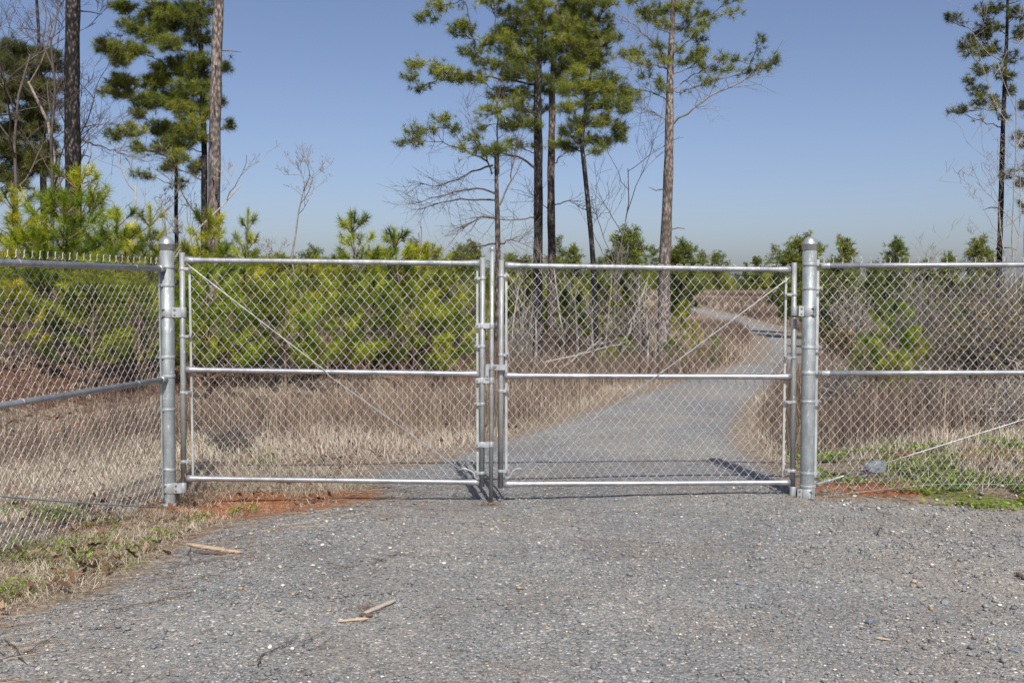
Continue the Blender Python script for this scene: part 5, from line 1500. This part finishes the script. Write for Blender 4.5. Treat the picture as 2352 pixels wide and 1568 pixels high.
# fallen leaves
def leaves(n, dens, box, size, seed, lift=0.03):
    rng = np.random.default_rng(seed)
    X, Y = scatter(n, *box, dens, rng); m = len(X)
    a = rng.uniform(0, 6.28, m); L = size * rng.uniform(0.5, 1.3, m)
    C = np.stack([X, Y, gz(X, Y) + rng.uniform(0.012, lift, m)], 1)
    tl = rng.normal(0, 0.45, (m, 2))
    u_ = np.stack([np.cos(a), np.sin(a), tl[:, 0]], 1); v_ = np.stack([-np.sin(a), np.cos(a), tl[:, 1]], 1)
    out = [(-0.5, 0, 0), (-0.28, 0.16, .04), (-0.12, 0.09, .02), (0.05, 0.27, .09), (0.2, 0.12, .04), (0.34, 0.18, .10), (0.52, 0, .06), (0.34, -0.18, .10), (0.2, -0.12, .04), (0.05, -0.27, .09), (-0.12, -0.09, .02), (-0.28, -0.16, .04)]
    V = np.stack([C + u_ * (x * L)[:, None] + v_ * (y * L)[:, None] + UP * (z * L * rng.uniform(0.3, 2.0, m))[:, None] for x, y, z in out], 1).reshape(-1, 3)
    F0 = np.array([[0, 1, 11], [1, 2, 10], [1, 10, 11], [2, 3, 4], [2, 4, 8], [2, 8, 10], [10, 8, 9], [4, 5, 6], [4, 6, 8], [8, 6, 7]])
    F = (np.arange(m)[:, None, None] * 12 + F0[None]).reshape(-1, 3)
    tag(obj("fallen_leaves", mesh_np("fallen_leaves", V, F, M['leaf'], np.repeat(np.clip(rng.normal(0.5, 0.25, m), 0, 1), 12), smooth=False)), kind="stuff")
leaves(620, lambda a, b: S((0.1 - road_d(a, b)) / 0.3) * (0.15 + S((vnoise(a, b, 3.5, 71) - 0.35) / 0.3)), (-4.4, -1.4, 3.6, 7.9), 0.078, 501, 0.07)
leaves(900, lambda a, b: S((0.0 - road_d(a, b)) / 0.3) * (0.3 + 0.7 * vnoise(a, b, 2, 72)), (-5.5, 1.0, 7.9, 12), 0.07, 502, 0.06)
leaves(2600, lambda a, b: np.clip(masks(a, b)[2] + 0.6 * masks(a, b)[0] * (b > 10), 0, 1), (-9, 3, 10.5, 26), 0.09, 503, 0.05)
leaves(260, lambda a, b: S((a - 2.5) / 0.3) * (vnoise(a, b, 3, 73)), (2.4, 6, 7.6, 10.5), 0.06, 504, 0.05)

# loose pebbles on the gravel
def pebbles(n, dens, box, s0, s1, seed):
    rng = np.random.default_rng(seed)
    X, Y = scatter(n, *box, dens, rng); m = len(X)
    dirs = np.array([[1, 0, 0], [-1, 0, 0], [0, 1, 0], [0, -1, 0], [0, 0, 1], [0, 0, -1], [.6, .6, .55], [-.6, .6, .55], [-.6, -.6, .55], [.6, -.6, .55]])
    F0 = np.array([[6, 4, 9], [6, 7, 4], [7, 8, 4], [8, 9, 4], [0, 6, 9], [2, 7, 6], [1, 8, 7], [3, 9, 8], [0, 2, 6], [2, 1, 7], [1, 3, 8], [3, 0, 9], [0, 5, 2], [2, 5, 1], [1, 5, 3], [3, 5, 0]])
    sz = s0 + (s1 - s0) * rng.uniform(size=m) ** 3
    a = rng.uniform(0, 6.28, m)
    D = dirs[None] * rng.uniform(0.7, 1.15, (m, 10, 1)) * np.stack([np.ones(m), rng.uniform(0.55, 1, m), rng.uniform(0.35, 0.7, m)], 1)[:, None]
    ca, sa = np.cos(a)[:, None], np.sin(a)[:, None]
    V = np.stack([D[..., 0] * ca - D[..., 1] * sa, D[..., 0] * sa + D[..., 1] * ca, D[..., 2]], -1) * sz[:, None, None] / 2
    V += np.stack([X, Y, gz(X, Y) + 0.012 + sz * 0.08], 1)[:, None]
    F = (np.arange(m)[:, None, None] * 10 + F0[None]).reshape(-1, 3)
    tag(obj("loose_gravel", mesh_np("loose_gravel", V.reshape(-1, 3), F, M['pebble'], np.repeat(rng.uniform(0, 1, m) ** 1.15, 10), smooth=False)), kind="stuff")
dg = lambda a, b: S((road_d(a, b) + 0.05) / 0.4) * (0.35 + 0.65 * vnoise(a, b, 2.2, 91))
pebbles(30000, dg, (-3.6, 5.2, 3.7, 8.6), 0.006, 0.024, 601)
pebbles(2200, lambda a, b: dg(a, b) * (0.25 + 0.75 * S((np.abs(a - 0.6) - 0.8) / 1.2)), (-3.0, 5.0, 3.7, 8.4), 0.018, 0.045, 602)
pebbles(500, lambda a, b: S((a - 2.4) / 0.2) * 1.0, (2.4, 4.6, 7.3, 8.6), 0.012, 0.05, 603)

# pine straw and bits of twig strewn over the gravel
rng = np.random.default_rng(701)
X, Y = scatter(1800, -3.6, 5.0, 3.8, 9.0, lambda a, b: (0.25 + 0.75 * S((0.9 - road_d(a, b)) / 0.8)) * vnoise(a, b, 1.5, 93), rng)
m = len(X); a = rng.uniform(0, 6.28, m) * 0.5 + 0.2 * rng.normal(size=m); L = rng.uniform(0.04, 0.16, m); z = gz(X, Y) + 0.018
d = np.stack([np.cos(a), np.sin(a) * 0.7, rng.normal(0, 0.05, m)], 1) * (L / 2)[:, None]; s = np.stack([-np.sin(a), np.cos(a), np.zeros(m)], 1) * rng.uniform(0.001, 0.0028, m)[:, None]
C = np.stack([X, Y, z], 1)
V = np.stack([C - d - s, C + d - s, C + d + s, C - d + s], 1).reshape(-1, 3)
tag(obj("pine_straw", mesh_np("pine_straw", V, np.arange(m * 4).reshape(-1, 4), M['straw'], np.repeat(rng.uniform(0, 1, m), 4), smooth=False)), kind="stuff")

# dead stems raked together along the edge of the verge
tb = TB()
X, Y = scatter(330, -3.6, 0.3, 3.7, 8.2, lambda a, b: S((0.75 - road_d(a, b)) / 0.3) * S((road_d(a, b) + 0.25) / 0.2), rng)
for x, y in zip(X, Y):
    a = 0.45 + rng.normal(0, 0.35); L = rng.uniform(0.10, 0.42); n = 5; q = []
    cx, cy = x, y
    for i in range(n):
        q.append((cx, cy, float(gz(cx, cy)) + 0.018 + 0.012 * rng.uniform()))
        a += rng.normal(0, 0.14); cx += math.cos(a) * L / n; cy += math.sin(a) * L / n
    r_ = rng.uniform(0.0009, 0.0022)
    tb.tube(q, [r_, r_, r_, r_ * 0.8, r_ * 0.5], 4, rng.uniform(0, 1))
tag(obj("dead_stems", tb.mesh("dead_stems", M['straw'])), kind="stuff")

# ------------------------------------------------------------------ single things on the ground
def splinter(name, label, cat, a, b, w, h, mat, seed, twist=0.2):
    """a split, ragged length of wood between two ground points (u, v)"""
    rng = np.random.default_rng(seed)
    p = PG(*a); q = PG(*b)
    for x in (p, q): x[2] = float(gz(x[0], x[1])) + 0.016 + h * 0.45
    d = unit(q - p); s = unit(np.cross(UP, d)); n = 9
    V = []
    for i, t in enumerate(np.linspace(0, 1, n)):
        c = p + (q - p) * t + s * rng.normal(0, w * 0.06) + UP * rng.normal(0, h * 0.05)
        ww = w * (0.35 + 0.65 * min(1, t * 5, (1 - t) * 7 + 0.15)) * rng.uniform(0.88, 1.08); hh = h * rng.uniform(0.8, 1.1) * (0.55 if i in (0, n - 1) else 1)
        for x, y in ((-.5, -.5), (.5, -.5), (.55, .1), (.3, .5), (-.25, .45), (-.5, .1)):
            V.append(c + s * x * ww + UP * y * hh)
    k = 6; F = [[i * k + j, i * k + (j + 1) % k, (i + 1) * k + (j + 1) % k, (i + 1) * k + j] for i in range(n - 1) for j in range(k)]
    mb = MB(); mb.add(np.array(V), F, False); mb.F.append(list(range(k))[::-1]); mb.sm.append(False); mb.F.append([(n - 1) * k + j for j in range(k)]); mb.sm.append(False)
    return tag(mb.build(name, mat, None, (p + q) / 2), label, cat)
splinter("split_wood", "tan split slat of wood lying where the left grass verge meets the gravel", "piece of wood", (430, 1251), (553, 1274), 0.042, 0.014, M['wood_tan'], 1)
splinter("bark_strip", "dark reddish strip of bark tucked under the tan slat", "bark strip", (442, 1268), (520, 1276), 0.03, 0.012, M['stick'], 2)
splinter("split_wood", "grey weathered pointed slat on the open gravel in the foreground", "piece of wood", (835, 1414), (908, 1384), 0.028, 0.011, M['wood_grey'], 3)
splinter("split_wood", "pinkish narrow slat just below the grey pointed one on the gravel", "piece of wood", (776, 1431), (845, 1425), 0.018, 0.009, M['wood_tan'], 4)
splinter("wood_chip", "broken brown chip between the grey slat and the pinkish slat", "wood chip", (825, 1417), (856, 1418), 0.03, 0.012, M['stick'], 5)
splinter("wood_chip", "small pale chip on the gravel near the bottom right corner", "wood chip", (2010, 1476), (2046, 1481), 0.012, 0.006, M['wood_tan'], 6)
splinter("wood_stub", "short brown stub of wood at the right edge of the gravel", "wood stub", (2335, 1325), (2356, 1336), 0.03, 0.02, M['stick'], 7)

def twig(label, pts, r, mat, seed, forks=2):
    rng = np.random.default_rng(seed)
    W = []
    for u, v in pts:
        x = PG(u, v); x[2] = float(gz(x[0], x[1])) + 0.02 + r; W.append(x)
    W = np.array(W); t = np.linspace(0, 1, len(W)); tt = np.linspace(0, 1, 10)
    q = np.stack([np.interp(tt, t, W[:, i]) for i in range(3)], 1); q[1:-1] += rng.normal(0, 0.006, (8, 3)) * (1, 1, 0.5)
    tb = TB(); tb.tube(q, np.linspace(r, r * 0.5, 10), 6, 0.4)
    for _ in range(forks):
        i = rng.integers(3, 8); d = unit(unit(q[-1] - q[0]) + rng.normal(0, 0.6, 3) * (1, 1, 0.15)) * rng.uniform(0.05, 0.14); d[2] = abs(d[2]) * 0.3
        tb.tube([q[i], q[i] + d * 0.5, q[i] + d], [r * 0.6, r * 0.45, r * 0.3], 5, 0.5)
    c = q.mean(0)
    me = tb.mesh("twig", mat, c)
    tag(obj("twig", me, loc=c), label, "twig", "twigs lying on the gravel")
twig("crooked dark twig near the bottom edge, left of the middle", [(592, 1535), (605, 1510), (650, 1490), (690, 1472)], 0.0036, M['twig_dark'], 1, 3)
twig("straight thin dark twig between the crooked bottom twig and the pinkish slat", [(692, 1490), (720, 1470), (760, 1445)], 0.0024, M['twig_dark'], 2)
twig("thin brown twig on the gravel straight above the wood slats", [(852, 1305), (880, 1290), (915, 1278)], 0.003, M['twig_dark'], 3)
twig("brown twig left of the one above the slats", [(765, 1312), (800, 1310), (822, 1306)], 0.0035, M['straw'], 4)
twig("long dark twig along the edge of the grass verge at left", [(250, 1408), (330, 1392), (400, 1378), (445, 1362)], 0.003, M['twig_dark'], 5, 3)
twig("long pale stalk just above the verge edge twig at left", [(400, 1300), (480, 1290), (545, 1282)], 0.004, M['twig_grey'], 6)
twig("dark bent twig at the bottom left corner on the gravel", [(10, 1478), (40, 1500), (55, 1530)], 0.0036, M['twig_dark'], 7, 3)
twig("slanting dark twig on the gravel at lower left", [(62, 1510), (100, 1485), (130, 1470)], 0.003, M['twig_dark'], 8)
twig("dry stalk lying on the red clay in front of the left leaf", [(690, 1148), (705, 1160), (722, 1178)], 0.004, M['twig_grey'], 9, 1)
twig("small upright looking twig on the gravel right of the middle", [(2016, 1240), (2018, 1230), (2032, 1222)], 0.004, M['twig_dark'], 10, 1)
twig("reddish twig on the gravel in the right half, below the post", [(2050, 1155), (2075, 1165), (2100, 1172)], 0.004, M['straw'], 11, 1)
twig("dark curved stalk in the grass beside the tan slat", [(438, 1262), (432, 1275), (440, 1290)], 0.004, M['twig_dark'], 12, 1)

def rock(label, u, v, size, seed, mat=None, flat=0.65, group="loose stones bigger than the gravel"):
    rng = np.random.default_rng(seed)
    import bmesh
    bm = bmesh.new(); bmesh.ops.create_icosphere(bm, subdivisions=2, radius=0.5)
    pl = rng.normal(size=(9, 3)); pl /= np.linalg.norm(pl, axis=1, keepdims=True); off = rng.uniform(0.28, 0.42, 9)
    for vv in bm.verts:
        x = np.array(vv.co)
        for nrm, o_ in zip(pl, off):
            k_ = x @ nrm - o_
            if k_ > 0: x = x - nrm * k_
        vv.co = Vector(x * np.array([1.1, 0.85, flat]) * size)
    me = bpy.data.meshes.new("rock"); bm.to_mesh(me); bm.free(); me.materials.append(mat or M['rock'])
    p = PG(u, v); p[2] = float(gz(p[0], p[1])) + size * 0.2
    o = obj("rock", me, loc=p); o.rotation_euler = (rng.normal(0, .15), rng.normal(0, .15), rng.uniform(0, 6.28))
    tag(o, label, "rock", group)
rock("biggest grey rock, lying behind the right fence under the brace rod", 2012, 1094, 0.22, 1, flat=0.75)
rock("small dark grey stone at the foot of the big rock behind the fence", 1985, 1104, 0.09, 2)
rock("flat pale grey stone in the gravel at lower right", 2000, 1315 + 222 - 100, 0.075, 3, flat=0.4)
rock("grey angular stone on the gravel, middle of the right side", 2212, 1338, 0.05, 4)
rock("dark blue grey stone right of the flat pale stone", 2168, 1388, 0.055, 5)
rock("light grey stone near the right edge of the gravel", 2288, 1268, 0.05, 6, flat=0.5)
rock("pale stone low in the bottom right part of the gravel", 2330, 1500, 0.055, 7, flat=0.5)
rock("white stone on the gravel above the wood slats", 903, 1268, 0.03, 8, M['wood_grey'])
rock("flat grey stone on the gravel right of the middle", 1700, 1248 + 100, 0.07, 9, flat=0.35)
rock("small dark stone in front of the right gate post", 2030, 1210 + 46, 0.04, 10)

# the clump of dead grass and rust round the foot of the drop rod, and straw tufts round the left post
def tuft_of_grass(label, u, v, n, r, hmax, mat, seed, bend=(0.6, 2.2)):
    rng = np.random.default_rng(seed); c = PG(u, v); c[2] = float(gz(c[0], c[1]))
    X = c[0] + rng.normal(0, r, n); Y = c[1] + rng.normal(0, r * 0.7, n)
    h = rng.uniform(0.3, 1, n) * hmax; az = rng.uniform(0, 6.28, n); be = rng.uniform(*bend, n)
    B = np.stack([X, Y, gz(X, Y) + 0.005], 1); d = np.stack([np.cos(az), np.sin(az), np.zeros(n)], 1) * (h * be)[:, None]
    s = np.stack([-np.sin(az), np.cos(az), np.zeros(n)], 1) * 0.002
    V = np.stack([B - s, B + s, B + d + UP * h[:, None]], 1).reshape(-1, 3)
    o = obj("grass_tuft", mesh_np("grass_tuft", V - c, np.arange(n * 3).reshape(-1, 3), mat, np.repeat(np.clip(rng.normal(0.45, 0.2, n), 0, 0.9), 3), smooth=False), loc=c)
    tag(o, label, "grass tuft")
tuft_of_grass("flattened brown grass clump round the foot of the drop rod", 1124, 1161, 420, 0.05, 0.03, M['straw'], 1)
tuft_of_grass("dry grass tuft behind the foot of the left gate post", 440, 1150, 320, 0.08, 0.14, M['dry_grass'], 2)
tuft_of_grass("tall dry grass tuft under the hinge end of the left leaf", 480, 1118, 420, 0.12, 0.16, M['dry_grass'], 3)
tuft_of_grass("dry grass tuft at the foot of the right gate post", 1905, 1152, 160, 0.06, 0.08, M['dry_grass'], 4)
tuft_of_grass("dry grass tuft in front of the foot of the left gate post", 370, 1182, 300, 0.10, 0.09, M['dry_grass'], 5)
tuft_of_grass("heap of dark dead needles swept against the grey weathered slat", 846, 1398, 380, 0.045, 0.02, M['straw'], 6, (1.5, 4.0))
# wooden marker stake glimpsed under the hinge end of the left leaf
mb = MB(); p = PG(460, 1146); p[2] = float(gz(p[0], p[1]))
mb.box(p + UP * 0.03, (0.04, 0.03, 0.12), np.array(Matrix.Rotation(0.2, 3, 'Z')), 0.004)
tag(mb.build("wooden_stake", M['wood_tan'], None, p), "short orange brown wooden stake under the hinge end of the left leaf", "stake")
